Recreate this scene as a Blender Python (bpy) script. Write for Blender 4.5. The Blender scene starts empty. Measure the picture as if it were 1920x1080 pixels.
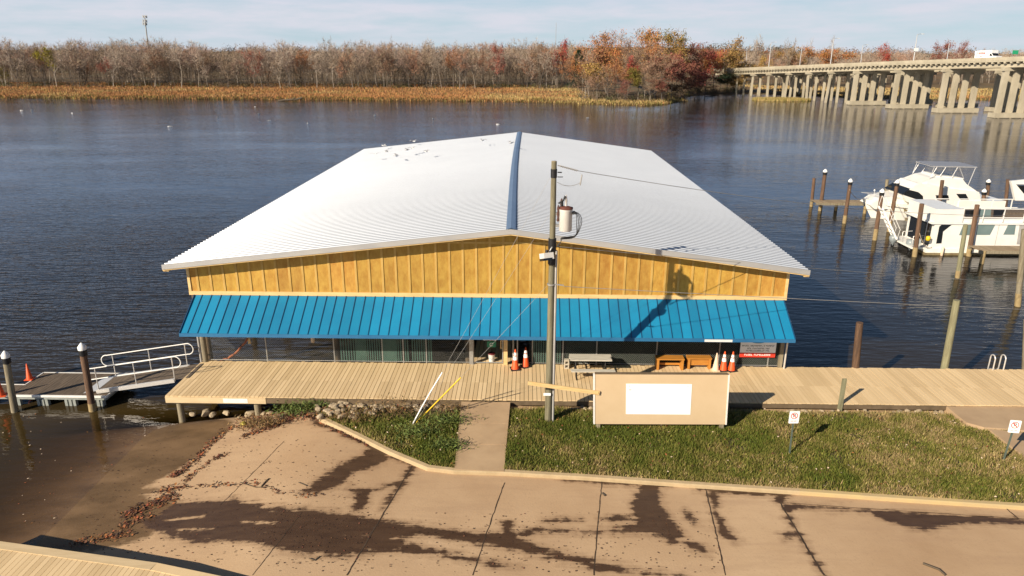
import bpy, math, random
import numpy as np
from mathutils import Vector, Matrix, noise as mnoise
R = math.radians
rng = np.random.default_rng(7); random.seed(7)
sc = bpy.context.scene
col = sc.collection

# ------------------------------------------------------------------ camera
FPX, HZ = 1330.0, 105.0                      # focal length in photo pixels, horizon row
TH = math.atan((540 - HZ) / FPX); YAW = R(1.0); ROLL = R(0.2)
CAM = np.array([0.0, 0.0, 13.7])
cam = bpy.data.objects.new('camera', bpy.data.cameras.new('camera')); col.objects.link(cam)
cam.data.sensor_width = 36; cam.data.lens = FPX / 1920 * 36
cam.data.clip_start = .1; cam.data.clip_end = 9000
RM = Matrix.Rotation(YAW, 3, 'Z') @ Matrix.Rotation(R(90) - TH, 3, 'X') @ Matrix.Rotation(ROLL, 3, 'Z')
cam.matrix_world = Matrix.Translation(CAM) @ RM.to_4x4()
sc.camera = cam
# ------------------------------------------------------------------ light
SUN_AZ, SUN_EL = R(180 + 46.5), R(28.5)      # where the sun stands: behind the camera, to the left
sun = bpy.data.objects.new('sun', bpy.data.lights.new('sun', 'SUN')); col.objects.link(sun)
sun.data.energy = 5.0; sun.data.angle = R(.53); sun.data.color = (1.0, .87, .69)
sun.location = (-60, -60, 60)
sun.rotation_euler = (R(90) - SUN_EL, 0, R(-46.5))
w = bpy.data.worlds.new('World'); sc.world = w; w.use_nodes = True
nt = w.node_tree; nt.nodes.clear()
N = lambda t: nt.nodes.new(t); L = nt.links.new
sky = N('ShaderNodeTexSky'); sky.sky_type = 'NISHITA'; sky.sun_disc = False
sky.sun_elevation = SUN_EL; sky.sun_rotation = SUN_AZ; sky.air_density = 1.0; sky.dust_density = .15; sky.ozone_density = 2.5
tc = N('ShaderNodeTexCoord'); mp = N('ShaderNodeMapping'); mp.inputs['Scale'].default_value = (3.2, 3.2, 22)
nz = N('ShaderNodeTexNoise'); nz.inputs['Scale'].default_value = 2.4; nz.inputs['Detail'].default_value = 7; nz.inputs['Roughness'].default_value = .58
rp = N('ShaderNodeValToRGB'); rp.color_ramp.elements[0].position = .30; rp.color_ramp.elements[1].position = .66
mx = N('ShaderNodeMix'); mx.data_type = 'RGBA'; mx.inputs[7].default_value = (8.5, 8.9, 9.9, 1)
mul = N('ShaderNodeMath'); mul.operation = 'MULTIPLY'; mul.inputs[1].default_value = 1
bg = N('ShaderNodeBackground'); bg.inputs['Strength'].default_value = .05
wo = N('ShaderNodeOutputWorld')
L(tc.outputs['Generated'], mp.inputs[0]); L(mp.outputs[0], nz.inputs['Vector']); L(nz.outputs['Fac'], rp.inputs[0])
sz = N('ShaderNodeSeparateXYZ'); L(tc.outputs['Generated'], sz.inputs[0])
el = N('ShaderNodeMapRange'); el.interpolation_type = 'SMOOTHSTEP'; el.inputs['From Min'].default_value = .10; el.inputs['From Max'].default_value = .36; el.inputs['To Min'].default_value = 1; el.inputs['To Max'].default_value = 0; L(sz.outputs['Z'], el.inputs[0])
cc = N('ShaderNodeMix'); cc.data_type = 'RGBA'; cc.inputs[7].default_value = (4.4, 6.7, 10.6, 1)
hc = N('ShaderNodeMix'); hc.data_type = 'RGBA'; hc.inputs[6].default_value = (7.2, 9.2, 10.6, 1); hc.inputs[7].default_value = (9.6, 9.8, 10.9, 1); L(rp.outputs[0], hc.inputs[0]); L(hc.outputs[2], cc.inputs[6])
cf = N('ShaderNodeMapRange'); cf.interpolation_type = 'SMOOTHSTEP'; cf.inputs['From Min'].default_value = .045; cf.inputs['From Max'].default_value = .17; L(sz.outputs['Z'], cf.inputs[0]); L(cf.outputs[0], cc.inputs[0]); L(cc.outputs[2], mx.inputs[7])
base = N('ShaderNodeMapRange'); base.inputs['To Min'].default_value = .85; base.inputs['To Max'].default_value = 1.0; L(rp.outputs[0], base.inputs[0])
L(base.outputs[0], mul.inputs[0]); L(el.outputs[0], mul.inputs[1]); L(mul.outputs[0], mx.inputs[0]); L(sky.outputs[0], mx.inputs[6]); L(mx.outputs[2], bg.inputs[0]); L(bg.outputs[0], wo.inputs[0])
sc.view_settings.view_transform = 'Standard'; sc.view_settings.look = 'None'
sc.view_settings.exposure = 0.55; sc.view_settings.gamma = 1

# ------------------------------------------------------------------ photo pixel -> place
RMn = np.array(RM)
def ray(px, py):
    return RMn @ np.array([(px - 960) / FPX, -(py - 540) / FPX, -1.0])
def P(px, py, z):                             # the point of that pixel at height z
    d = ray(px, py); return CAM + d * ((z - CAM[2]) / d[2])
def PY(px, py, y):                            # the point of that pixel at depth y
    d = ray(px, py); return CAM + d * (y / d[1])
def gz(x, y):                                 # height of the near ground: level lot, ramp falling to the left, bank under the boardwalk
    x = np.asarray(x, float); y = np.asarray(y, float)
    t = -6.9 - x; s = np.log1p(np.exp(np.clip(t * 3, -40, 40))) / 3
    z = .9 - .122 * s
    yb = np.where(x > -8, 24.9, 24.4)
    k = np.log1p(np.exp(np.clip((y - yb) * 4, -40, 40))) / 4
    return np.maximum(z - .55 * k, -1.6)
def G(px, py):
    z = .9
    for _ in range(25):
        p = P(px, py, z); z = .5 * z + .5 * float(gz(p[0], p[1]))
    return P(px, py, z)

# ------------------------------------------------------------------ mesh helpers
OFF = {}
class MB:
    def __init__(s): s.v = []; s.f = []; s.m = []; s.sm = []
    def add(s, vs, fs, mi=0, smooth=False):
        b = len(s.v); s.v += [tuple(map(float, p)) for p in vs]
        for f in fs: s.f.append(tuple(b + i for i in f)); s.m.append(mi); s.sm.append(smooth)
    def box(s, c, d, rz=0, mi=0, M=None):
        hx, hy, hz = d[0] / 2, d[1] / 2, d[2] / 2
        vs = [Vector((x, y, z)) for z in (-hz, hz) for y in (-hy, hy) for x in (-hx, hx)]
        m = M if M is not None else Matrix.Rotation(rz, 3, 'Z')
        s.add([m @ v + Vector(c) for v in vs], [(0, 2, 3, 1), (4, 5, 7, 6), (0, 1, 5, 4), (2, 6, 7, 3), (0, 4, 6, 2), (1, 3, 7, 5)], mi)
    def bb(s, x0, x1, y0, y1, z0, z1, mi=0):
        s.box(((x0 + x1) / 2, (y0 + y1) / 2, (z0 + z1) / 2), (x1 - x0, y1 - y0, z1 - z0), mi=mi)
    def beam(s, p, q, wd, h, mi=0, up=(0, 0, 1)):
        p = Vector(p); q = Vector(q); d = (q - p); l = d.length; d.normalize()
        u = Vector(up)
        if abs(d.dot(u)) > .98: u = Vector((0, 1, 0))
        a = d.cross(u).normalized(); b = a.cross(d)
        s.box((p + q) / 2, (l, wd, h), mi=mi, M=Matrix((d, a, b)).transposed())
    def tube(s, p, q, r, r2=None, n=8, mi=0, smooth=True, caps=True):
        r2 = r if r2 is None else r2
        p = Vector(p); q = Vector(q); d = (q - p).normalized()
        a = d.orthogonal().normalized(); b = d.cross(a)
        vs = []
        for c, rr in ((p, r), (q, r2)):
            for i in range(n):
                t = 2 * math.pi * i / n; vs.append(c + (a * math.cos(t) + b * math.sin(t)) * rr)
        s.add(vs, [(i, (i + 1) % n, n + (i + 1) % n, n + i) for i in range(n)], mi, smooth)
        if caps:
            s.add(vs[:n], [tuple(reversed(range(n)))], mi); s.add(vs[n:], [tuple(range(n))], mi)
    def path(s, pts, r, n=6, mi=0):
        pts = [Vector(p) for p in pts]
        rings = []; a = None
        for i, p in enumerate(pts):
            d = ((pts[min(i + 1, len(pts) - 1)] - pts[max(i - 1, 0)])).normalized()
            if a is None: a = d.orthogonal().normalized()
            else: a = (a - d * a.dot(d)).normalized()
            b = d.cross(a)
            rings.append([p + (a * math.cos(2 * math.pi * k / n) + b * math.sin(2 * math.pi * k / n)) * r for k in range(n)])
        vs = [v for rg in rings for v in rg]; fs = []
        for i in range(len(pts) - 1):
            for k in range(n): fs.append((i * n + k, i * n + (k + 1) % n, (i + 1) * n + (k + 1) % n, (i + 1) * n + k))
        s.add(vs, fs, mi, True)
        s.add(rings[0], [tuple(reversed(range(n)))], mi); s.add(rings[-1], [tuple(range(n))], mi)
    def extrude(s, poly, vec, mi=0):
        n = len(poly); v = Vector(vec); a = [Vector(p) for p in poly]
        s.add(a + [p + v for p in a], [tuple(range(n)), tuple(reversed(range(n, 2 * n)))] + [(i, n + i, n + (i + 1) % n, (i + 1) % n) for i in range(n)], mi)
    def lathe(s, prof, c=(0, 0, 0), n=14, mi=0, smooth=True):
        c = Vector(c); vs = []
        for r, z in prof:
            for i in range(n):
                t = 2 * math.pi * i / n; vs.append(c + Vector((r * math.cos(t), r * math.sin(t), z)))
        fs = []
        for j in range(len(prof) - 1):
            for i in range(n): fs.append((j * n + i, j * n + (i + 1) % n, (j + 1) * n + (i + 1) % n, (j + 1) * n + i))
        s.add(vs, fs, mi, smooth)
        s.add(vs[:n], [tuple(reversed(range(n)))], mi); s.add(vs[-n:], [tuple(range(n))], mi)
    def build(s, name, mats, parent=None, origin=None, recalc=False):
        if not isinstance(mats, (list, tuple)): mats = [mats]
        o = Vector(OFF.get(parent.name, (0, 0, 0))) if parent else Vector(origin or (0, 0, 0))
        me = bpy.data.meshes.new(name)
        me.from_pydata([Vector(p) - o for p in s.v], [], s.f)
        for m in mats: me.materials.append(m)
        me.polygons.foreach_set('material_index', s.m); me.polygons.foreach_set('use_smooth', s.sm)
        ob = bpy.data.objects.new(name, me); col.objects.link(ob)
        if parent: ob.parent = parent
        else: ob.location = o
        OFF[ob.name] = tuple(o); me.update()
        if recalc:
            import bmesh
            bm = bmesh.new(); bm.from_mesh(me); bmesh.ops.recalc_face_normals(bm, faces=bm.faces); bm.to_mesh(me); bm.free()
        return ob
def arr_mesh(name, verts, faces, mats, parent=None, origin=(0, 0, 0), mi=None, smooth=False, k=3):
    verts = np.asarray(verts, np.float32).reshape(-1, 3) - np.asarray(OFF.get(parent.name) if parent else origin, np.float32)
    faces = np.asarray(faces, np.int32).reshape(-1, k)
    me = bpy.data.meshes.new(name)
    me.vertices.add(len(verts)); me.vertices.foreach_set('co', verts.ravel())
    me.loops.add(faces.size); me.loops.foreach_set('vertex_index', faces.ravel())
    me.polygons.add(len(faces)); me.polygons.foreach_set('loop_start', np.arange(0, faces.size, k, dtype=np.int32))
    if not isinstance(mats, (list, tuple)): mats = [mats]
    for m in mats: me.materials.append(m)
    if mi is not None: me.polygons.foreach_set('material_index', np.asarray(mi, np.int32))
    me.polygons.foreach_set('use_smooth', np.full(len(faces), smooth))
    me.update(calc_edges=True); me.validate()
    ob = bpy.data.objects.new(name, me); col.objects.link(ob)
    if parent: ob.parent = parent; OFF[ob.name] = OFF[parent.name]
    else: ob.location = origin; OFF[ob.name] = tuple(origin)
    return ob
def tag(o, label=None, cat=None, group=None, kind=None):
    if label: o['label'] = label
    if cat: o['category'] = cat
    if group: o['group'] = group
    if kind: o['kind'] = kind
    return o
def thing(name, label, cat, loc=(0, 0, 0), group=None):
    o = bpy.data.objects.new(name, None); col.objects.link(o); o.location = tuple(map(float, loc)); o.empty_display_size = .2
    OFF[o.name] = tuple(map(float, loc)); return tag(o, label, cat, group)
KIDS = {}
def copy_tree(o, parent=None):
    c = o.copy(); col.objects.link(c); c.parent = parent
    for ch in list(o.children): copy_tree(ch, c)
    return c
def inst(proto, used, loc, rz=0, scale=1, label=None, group=None):
    o = copy_tree(proto) if used[0] else proto
    used[0] = True
    o.location = tuple(map(float, loc)); o.rotation_euler = (0, 0, rz); o.scale = (scale,) * 3 if not hasattr(scale, '__len__') else scale
    if label: o['label'] = label
    if group: o['group'] = group
    return o

# ------------------------------------------------------------------ materials
def mat(name, c1, c2=None, scale=3, rough=.6, metal=0, bump=0, bscale=None, stretch=(1, 1, 1), island=0, spec=.4, lo=.35, hi=.65, coat=0, hue=0, objrand=0, dist=.02, back=0):
    m = bpy.data.materials.new(name); m.use_nodes = True; t = m.node_tree
    b = t.nodes['Principled BSDF']; b.inputs['Roughness'].default_value = rough; b.inputs['Metallic'].default_value = metal
    b.inputs['Specular IOR Level'].default_value = spec; b.inputs['Coat Weight'].default_value = coat
    c1 = tuple(c1) + (1,); b.inputs['Base Color'].default_value = c1
    src = None
    if c2 is not None or bump:
        tc = t.nodes.new('ShaderNodeTexCoord'); mp = t.nodes.new('ShaderNodeMapping'); mp.inputs['Scale'].default_value = stretch
        t.links.new(tc.outputs['Object'], mp.inputs[0])
    if c2 is not None:
        nz = t.nodes.new('ShaderNodeTexNoise'); nz.inputs['Scale'].default_value = scale; nz.inputs['Detail'].default_value = 7; nz.inputs['Roughness'].default_value = .6
        t.links.new(mp.outputs[0], nz.inputs['Vector'])
        rp = t.nodes.new('ShaderNodeValToRGB'); rp.color_ramp.elements[0].position = lo; rp.color_ramp.elements[1].position = hi
        rp.color_ramp.elements[0].color = c1; rp.color_ramp.elements[1].color = tuple(c2) + (1,)
        t.links.new(nz.outputs['Fac'], rp.inputs[0]); src = rp.outputs[0]
    if island or hue or objrand:
        hs = t.nodes.new('ShaderNodeHueSaturation')
        if src: t.links.new(src, hs.inputs['Color'])
        else: hs.inputs['Color'].default_value = c1
        if island or hue:
            g = t.nodes.new('ShaderNodeNewGeometry'); mr = t.nodes.new('ShaderNodeMapRange')
            mr.inputs['To Min'].default_value = 1 - island; mr.inputs['To Max'].default_value = 1 + island
            t.links.new(g.outputs['Random Per Island'], mr.inputs[0]); val = mr.outputs[0]
            if hue:
                wn = t.nodes.new('ShaderNodeTexWhiteNoise'); wn.noise_dimensions = '1D'; t.links.new(g.outputs['Random Per Island'], wn.inputs['W'])
                m2 = t.nodes.new('ShaderNodeMapRange'); m2.inputs['To Min'].default_value = .5 - hue; m2.inputs['To Max'].default_value = .5 + hue
                t.links.new(wn.outputs['Value'], m2.inputs[0]); t.links.new(m2.outputs[0], hs.inputs['Hue'])
        if objrand:
            oi = t.nodes.new('ShaderNodeObjectInfo'); m3 = t.nodes.new('ShaderNodeMapRange'); m3.inputs['To Min'].default_value = 1 - objrand; m3.inputs['To Max'].default_value = 1 + objrand
            t.links.new(oi.outputs['Random'], m3.inputs[0])
            if island or hue:
                ml = t.nodes.new('ShaderNodeMath'); ml.operation = 'MULTIPLY'; t.links.new(val, ml.inputs[0]); t.links.new(m3.outputs[0], ml.inputs[1]); val = ml.outputs[0]
            else: val = m3.outputs[0]
        t.links.new(val, hs.inputs['Value']); src = hs.outputs[0]
    if src: t.links.new(src, b.inputs['Base Color'])
    if bump:
        n2 = t.nodes.new('ShaderNodeTexNoise'); n2.inputs['Scale'].default_value = bscale or scale * 4; n2.inputs['Detail'].default_value = 6
        t.links.new(mp.outputs[0], n2.inputs['Vector'])
        bp = t.nodes.new('ShaderNodeBump'); bp.inputs['Strength'].default_value = bump; bp.inputs['Distance'].default_value = dist
        t.links.new(n2.outputs['Fac'], bp.inputs['Height']); t.links.new(bp.outputs[0], b.inputs['Normal'])
    return m
M = {}
M['roof'] = mat('galvanised_roof', (.50, .535, .59), (.475, .51, .565), .35, rough=.4, metal=.1, spec=.5)
M['ribshade'] = mat('rib_shade', (.12, .13, .15), (.17, .18, .20), .6, rough=.6)  # dark tone painted in for the shading lines of the roof ribs
M['ridge'] = mat('ridge_metal', (.155, .235, .36), (.19, .27, .40), 1.2, rough=.4, metal=.3)
M['rake'] = mat('rake_metal', (.46, .45, .43), (.38, .38, .38), 1.5, rough=.45, metal=.3, stretch=(.4, 1, 1))
M['wall'] = mat('plywood', (.465, .275, .05), (.35, .175, .026), 3.2, rough=.75, bump=.15, stretch=(1.6, 1, .8), lo=.36, hi=.68, island=.13, hue=.008)
M['batten'] = mat('new_lumber', (.53, .34, .095), (.44, .26, .06), 2.5, rough=.7, stretch=(3, 3, .6))
M['trim'] = mat('pale_lumber', (.72, .52, .24), (.62, .42, .18), 1.5, rough=.7, stretch=(.6, 3, 3))
M['awning'] = mat('blue_metal', (.009, .205, .375), (.010, .172, .330), .7, rough=.5, spec=.3, island=.11)
M['awnseam'] = mat('blue_seam', (.010, .055, .13), rough=.5)
M['awnedge'] = mat('blue_edge', (.02, .12, .26), (.03, .15, .30), 1.0, rough=.5)
M['white'] = mat('white_paint', (.78, .77, .73), (.70, .69, .65), 4, rough=.45)
M['gel'] = mat('white_gelcoat', (.82, .80, .74), (.76, .74, .68), 1.5, rough=.25, coat=.3)
M['border'] = mat('weathered_border', (.62, .48, .29), (.53, .40, .23), 2, rough=.8, stretch=(.6, 4, 4))
M['paper'] = mat('white_sheet', (.86, .86, .85), rough=.6)
M['ply2'] = mat('sign_plywood', (.58, .44, .275), (.55, .41, .25), 1.2, rough=.7)
M['lumber'] = mat('lumber', (.70, .50, .24), (.60, .40, .17), 4, rough=.7, stretch=(.5, 4, 4))
M['pole'] = mat('pole_wood', (.215, .195, .125), (.12, .105, .066), 3, rough=.85, bump=.5, stretch=(5, 5, .35))
M['pilegrey'] = mat('weathered_piling', (.28, .24, .165), (.17, .14, .09), 3, rough=.85, bump=.5, stretch=(4, 4, .4), objrand=.15)
M['pilebrown'] = mat('brown_piling', (.165, .095, .056), (.085, .05, .032), 3, rough=.85, bump=.5, stretch=(4, 4, .4), objrand=.2)
M['pilegreen'] = mat('greenish_piling', (.26, .25, .15), (.17, .155, .09), 3, rough=.85, bump=.5, stretch=(4, 4, .4))
M['pilewet'] = mat('algae_piling', (.34, .26, .13), (.24, .17, .08), 5, rough=.8, stretch=(3, 3, 1))
M['cap'] = mat('white_cap', (.80, .79, .76), rough=.5)
M['dark'] = mat('dark_shell', (.012, .012, .013), rough=.5)
M['glass'] = mat('dark_glass', (.012, .014, .016), rough=.08, spec=.6)
M['teal'] = mat('tinted_window', (.18, .24, .235), (.14, .20, .20), 1, rough=.12, spec=.6)
M['alu'] = mat('aluminium', (.66, .64, .61), rough=.35, metal=.45)
M['steel'] = mat('galvanised_steel', (.42, .42, .40), (.34, .34, .33), 6, rough=.45, metal=.5)
M['meshwire'] = mat('mesh_wire', (.20, .20, .185), rough=.6)
M['concrete'] = mat('bridge_concrete', (.45, .40, .30), (.34, .30, .22), .35, rough=.85, stretch=(1, 1, .5))
M['kerb'] = mat('kerb_concrete', (.50, .38, .225), (.42, .315, .18), 2.5, rough=.85, bump=.2)
M['kerby'] = mat('faded_yellow_kerb', (.53, .40, .19), (.47, .355, .19), 2.2, rough=.85)
M['walk'] = mat('path_concrete', (.46, .325, .195), (.38, .262, .155), .9, rough=.9, bump=.12, bscale=30)
M['orange'] = mat('cone_orange', (.80, .10, .018), (.68, .09, .02), 6, rough=.5)
M['cream'] = mat('cone_cream', (.74, .58, .42), (.66, .50, .36), 6, rough=.6)
M['red'] = mat('sign_red', (.62, .045, .025), rough=.5)
M['black'] = mat('black_ink', (.02, .018, .02), rough=.6)
M['maroon'] = mat('maroon_ink', (.12, .012, .014), rough=.6)
M['tgrey'] = mat('weathered_table', (.60, .56, .48), (.44, .41, .34), 4, rough=.8, stretch=(.5, 5, 5))
M['cinder'] = mat('cinder_block', (.52, .47, .38), (.44, .39, .31), 12, rough=.95)
M['benchw'] = mat('orange_stained_wood', (.50, .215, .035), (.40, .16, .025), 3, rough=.6, stretch=(1, 5, 5))
M['green'] = mat('sign_green', (.02, .20, .11), rough=.5)
M['slat'] = mat('green_slat', (.055, .135, .105), (.04, .10, .08), 3, rough=.6)
M['screen'] = mat('privacy_cloth', (.010, .018, .015), (.016, .026, .02), 2, rough=.9)
M['transformer'] = mat('transformer_paint', (.66, .64, .60), (.58, .56, .52), 3, rough=.45)
M['rustlid'] = mat('rust_lid', (.14, .045, .03), (.09, .03, .022), 8, rough=.8)
M['ceramic'] = mat('brown_ceramic', (.10, .05, .04), rough=.3)
M['wire'] = mat('wire', (.36, .35, .33), rough=.5, metal=.3)
M['dwire'] = mat('dark_wire', (.03, .03, .03), rough=.6)
M['conduit'] = mat('conduit', (.40, .38, .36), (.33, .32, .30), 3, rough=.6)
M['yellow'] = mat('yellow_sleeve', (.75, .50, .02), rough=.5)
M['signpost'] = mat('green_post', (.10, .135, .11), (.14, .17, .14), 6, rough=.6, metal=.3)
M['rock'] = mat('riprap', (.46, .37, .25), (.30, .235, .155), 5, rough=.95, bump=.6, objrand=.25)
M['gull'] = mat('gull_white', (.80, .79, .77), rough=.8)
M['gullg'] = mat('gull_grey', (.36, .36, .37), rough=.8)
M['boom'] = mat('orange_boom', (.36, .115, .045), (.25, .08, .035), 6, rough=.8)
M['motor'] = mat('outboard_grey', (.24, .27, .28), rough=.3)
M['bottom'] = mat('antifoul', (.24, .19, .10), (.16, .12, .06), 3, rough=.8)
M['truckw'] = mat('truck_white', (.82, .81, .80), rough=.4)
M['tyre'] = mat('tyre_rubber', (.02, .02, .02), rough=.9)
M['asphalt'] = mat('asphalt', (.06, .058, .055), rough=.9)
M['sgreen'] = mat('road_sign_green', (.02, .30, .14), rough=.5)
M['fdark'] = mat('grey_dock_wood', (.085, .064, .046), (.155, .118, .085), 3, rough=.85, stretch=(5, .5, 1))
M['float'] = mat('float_plastic', (.30, .32, .30), (.22, .24, .22), 5, rough=.6)
M['beamdark'] = mat('treated_beam', (.16, .115, .07), (.11, .078, .045), 3, rough=.85)
M['log'] = mat('driftwood', (.10, .075, .05), rough=.9)

def boards_mat(name, ca, cb, pitch, axis='X', wear=.25):
    m = bpy.data.materials.new(name); m.use_nodes = True; t = m.node_tree; b = t.nodes['Principled BSDF']; b.inputs['Roughness'].default_value = .85
    b.inputs['Specular IOR Level'].default_value = .25
    n = t.nodes.new; l = t.links.new
    tc = n('ShaderNodeTexCoord'); sx = n('ShaderNodeSeparateXYZ'); l(tc.outputs['Object'], sx.inputs[0])
    g = n('ShaderNodeNewGeometry')
    mp = n('ShaderNodeMapping'); mp.inputs['Scale'].default_value = (14, .5, 1) if axis == 'X' else (.5, 14, 1); l(tc.outputs['Object'], mp.inputs[0])
    nz = n('ShaderNodeTexNoise'); nz.inputs['Scale'].default_value = 1.0; nz.inputs['Detail'].default_value = 5; l(mp.outputs[0], nz.inputs['Vector'])
    n2 = n('ShaderNodeTexNoise'); n2.inputs['Scale'].default_value = .45; n2.inputs['Detail'].default_value = 5; l(tc.outputs['Object'], n2.inputs['Vector'])
    a1 = n('ShaderNodeMath'); a1.operation = 'MULTIPLY_ADD'; a1.inputs[1].default_value = .45; a1.inputs[2].default_value = 0; l(g.outputs['Random Per Island'], a1.inputs[0])
    a2 = n('ShaderNodeMath'); a2.operation = 'MULTIPLY_ADD'; a2.inputs[1].default_value = .35; l(nz.outputs['Fac'], a2.inputs[0]); l(a1.outputs[0], a2.inputs[2])
    a3 = n('ShaderNodeMath'); a3.operation = 'MULTIPLY_ADD'; a3.inputs[1].default_value = .45; l(n2.outputs['Fac'], a3.inputs[0]); l(a2.outputs[0], a3.inputs[2])
    rp = n('ShaderNodeValToRGB'); rp.color_ramp.elements[0].position = .3; rp.color_ramp.elements[1].position = .95
    rp.color_ramp.elements[0].color = tuple(ca) + (1,); rp.color_ramp.elements[1].color = tuple(cb) + (1,)
    l(a3.outputs[0], rp.inputs[0]); l(rp.outputs[0], b.inputs['Base Color'])
    return m
M['pier'] = boards_mat('pier_boards', (.22, .165, .105), (.34, .265, .175), .165)
M['deck'] = boards_mat('deck_boards', (.55, .40, .22), (.74, .56, .33), .165)

def lot_mat():
    m = bpy.data.materials.new('lot_concrete'); m.use_nodes = True; t = m.node_tree; b = t.nodes['Principled BSDF']
    n = t.nodes.new; l = t.links.new
    tc = n('ShaderNodeTexCoord'); ob = tc.outputs['Object']
    def noise(s, d=6, st=(1, 1, 1), rot=0):
        mp = n('ShaderNodeMapping'); mp.inputs['Scale'].default_value = st; mp.inputs['Rotation'].default_value = (0, 0, rot); l(ob, mp.inputs[0])
        z = n('ShaderNodeTexNoise'); z.inputs['Scale'].default_value = s; z.inputs['Detail'].default_value = d; z.inputs['Roughness'].default_value = .62; l(mp.outputs[0], z.inputs['Vector']); return z.outputs['Fac']
    def ramp(i, a, bb, ca, cb):
        r = n('ShaderNodeValToRGB'); r.color_ramp.elements[0].position = a; r.color_ramp.elements[1].position = bb
        r.color_ramp.elements[0].color = tuple(ca) + (1,); r.color_ramp.elements[1].color = tuple(cb) + (1,); l(i, r.inputs[0]); return r.outputs[0]
    def mix(f, a, c):
        x = n('ShaderNodeMix'); x.data_type = 'RGBA'; l(f, x.inputs[0]); l(a, x.inputs[6])
        if isinstance(c, tuple): x.inputs[7].default_value = c + (1,)
        else: l(c, x.inputs[7])
        return x.outputs[2]
    def math_(op, a, c, d=None):
        x = n('ShaderNodeMath'); x.operation = op
        for i, v in enumerate((a, c, d)):
            if v is None: continue
            if isinstance(v, (int, float)): x.inputs[i].default_value = v
            else: l(v, x.inputs[i])
        return x.outputs[0]
    base = ramp(noise(.22, 6), .3, .7, (.40, .262, .150), (.54, .38, .232))
    base = mix(ramp(noise(1.1, 8, (.25, 1.6, 1), R(7)), .5, .75, (0, 0, 0), (.55, .55, .55)), base, (.36, .235, .145))
    base = mix(ramp(noise(14, 4), .56, .75, (0, 0, 0), (.35, .35, .35)), base, (.30, .20, .125))
    at = n('ShaderNodeAttribute'); at.attribute_name = 'wet'
    at2 = n('ShaderNodeAttribute'); at2.attribute_name = 'mud'
    nn = math_('ADD', math_('MULTIPLY', noise(3.2, 9), .45), math_('MULTIPLY', noise(1.6, 8, (.22, 4.2, 1), R(7)), .55))
    wv = math_('ADD', at.outputs['Fac'], math_('MULTIPLY', math_('SUBTRACT', nn, .5), 2.5))
    wf = ramp(wv, .46, .66, (0, 0, 0), (1, 1, 1)); df = ramp(wv, .08, .5, (0, 0, 0), (.42, .42, .42))
    mv = math_('ADD', at2.outputs['Fac'], math_('MULTIPLY', math_('SUBTRACT', nn, .5), .9))
    mf = ramp(mv, .42, .62, (0, 0, 0), (1, 1, 1))
    wetc = ramp(noise(3, 6, (.4, 1.6, 1), R(8)), .3, .7, (.052, .028, .016), (.088, .05, .028))
    mudc = ramp(noise(.9, 8, (.6, 1.3, 1), R(35)), .3, .72, (.085, .05, .021), (.195, .12, .06))
    c = mix(mf, base, mudc); c = mix(df, c, (.20, .115, .06)); c = mix(wf, c, wetc)
    l(c, b.inputs['Base Color'])
    l(math_('SUBTRACT', .9, math_('MULTIPLY', math_('MAXIMUM', wf, math_('MULTIPLY', mf, .6)), .42)), b.inputs['Roughness'])
    b.inputs['Specular IOR Level'].default_value = .3
    bp = n('ShaderNodeBump'); bp.inputs['Strength'].default_value = .25; bp.inputs['Distance'].default_value = .02; l(noise(18, 5), bp.inputs['Height']); l(bp.outputs[0], b.inputs['Normal'])
    return m
M['lot'] = lot_mat()
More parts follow.
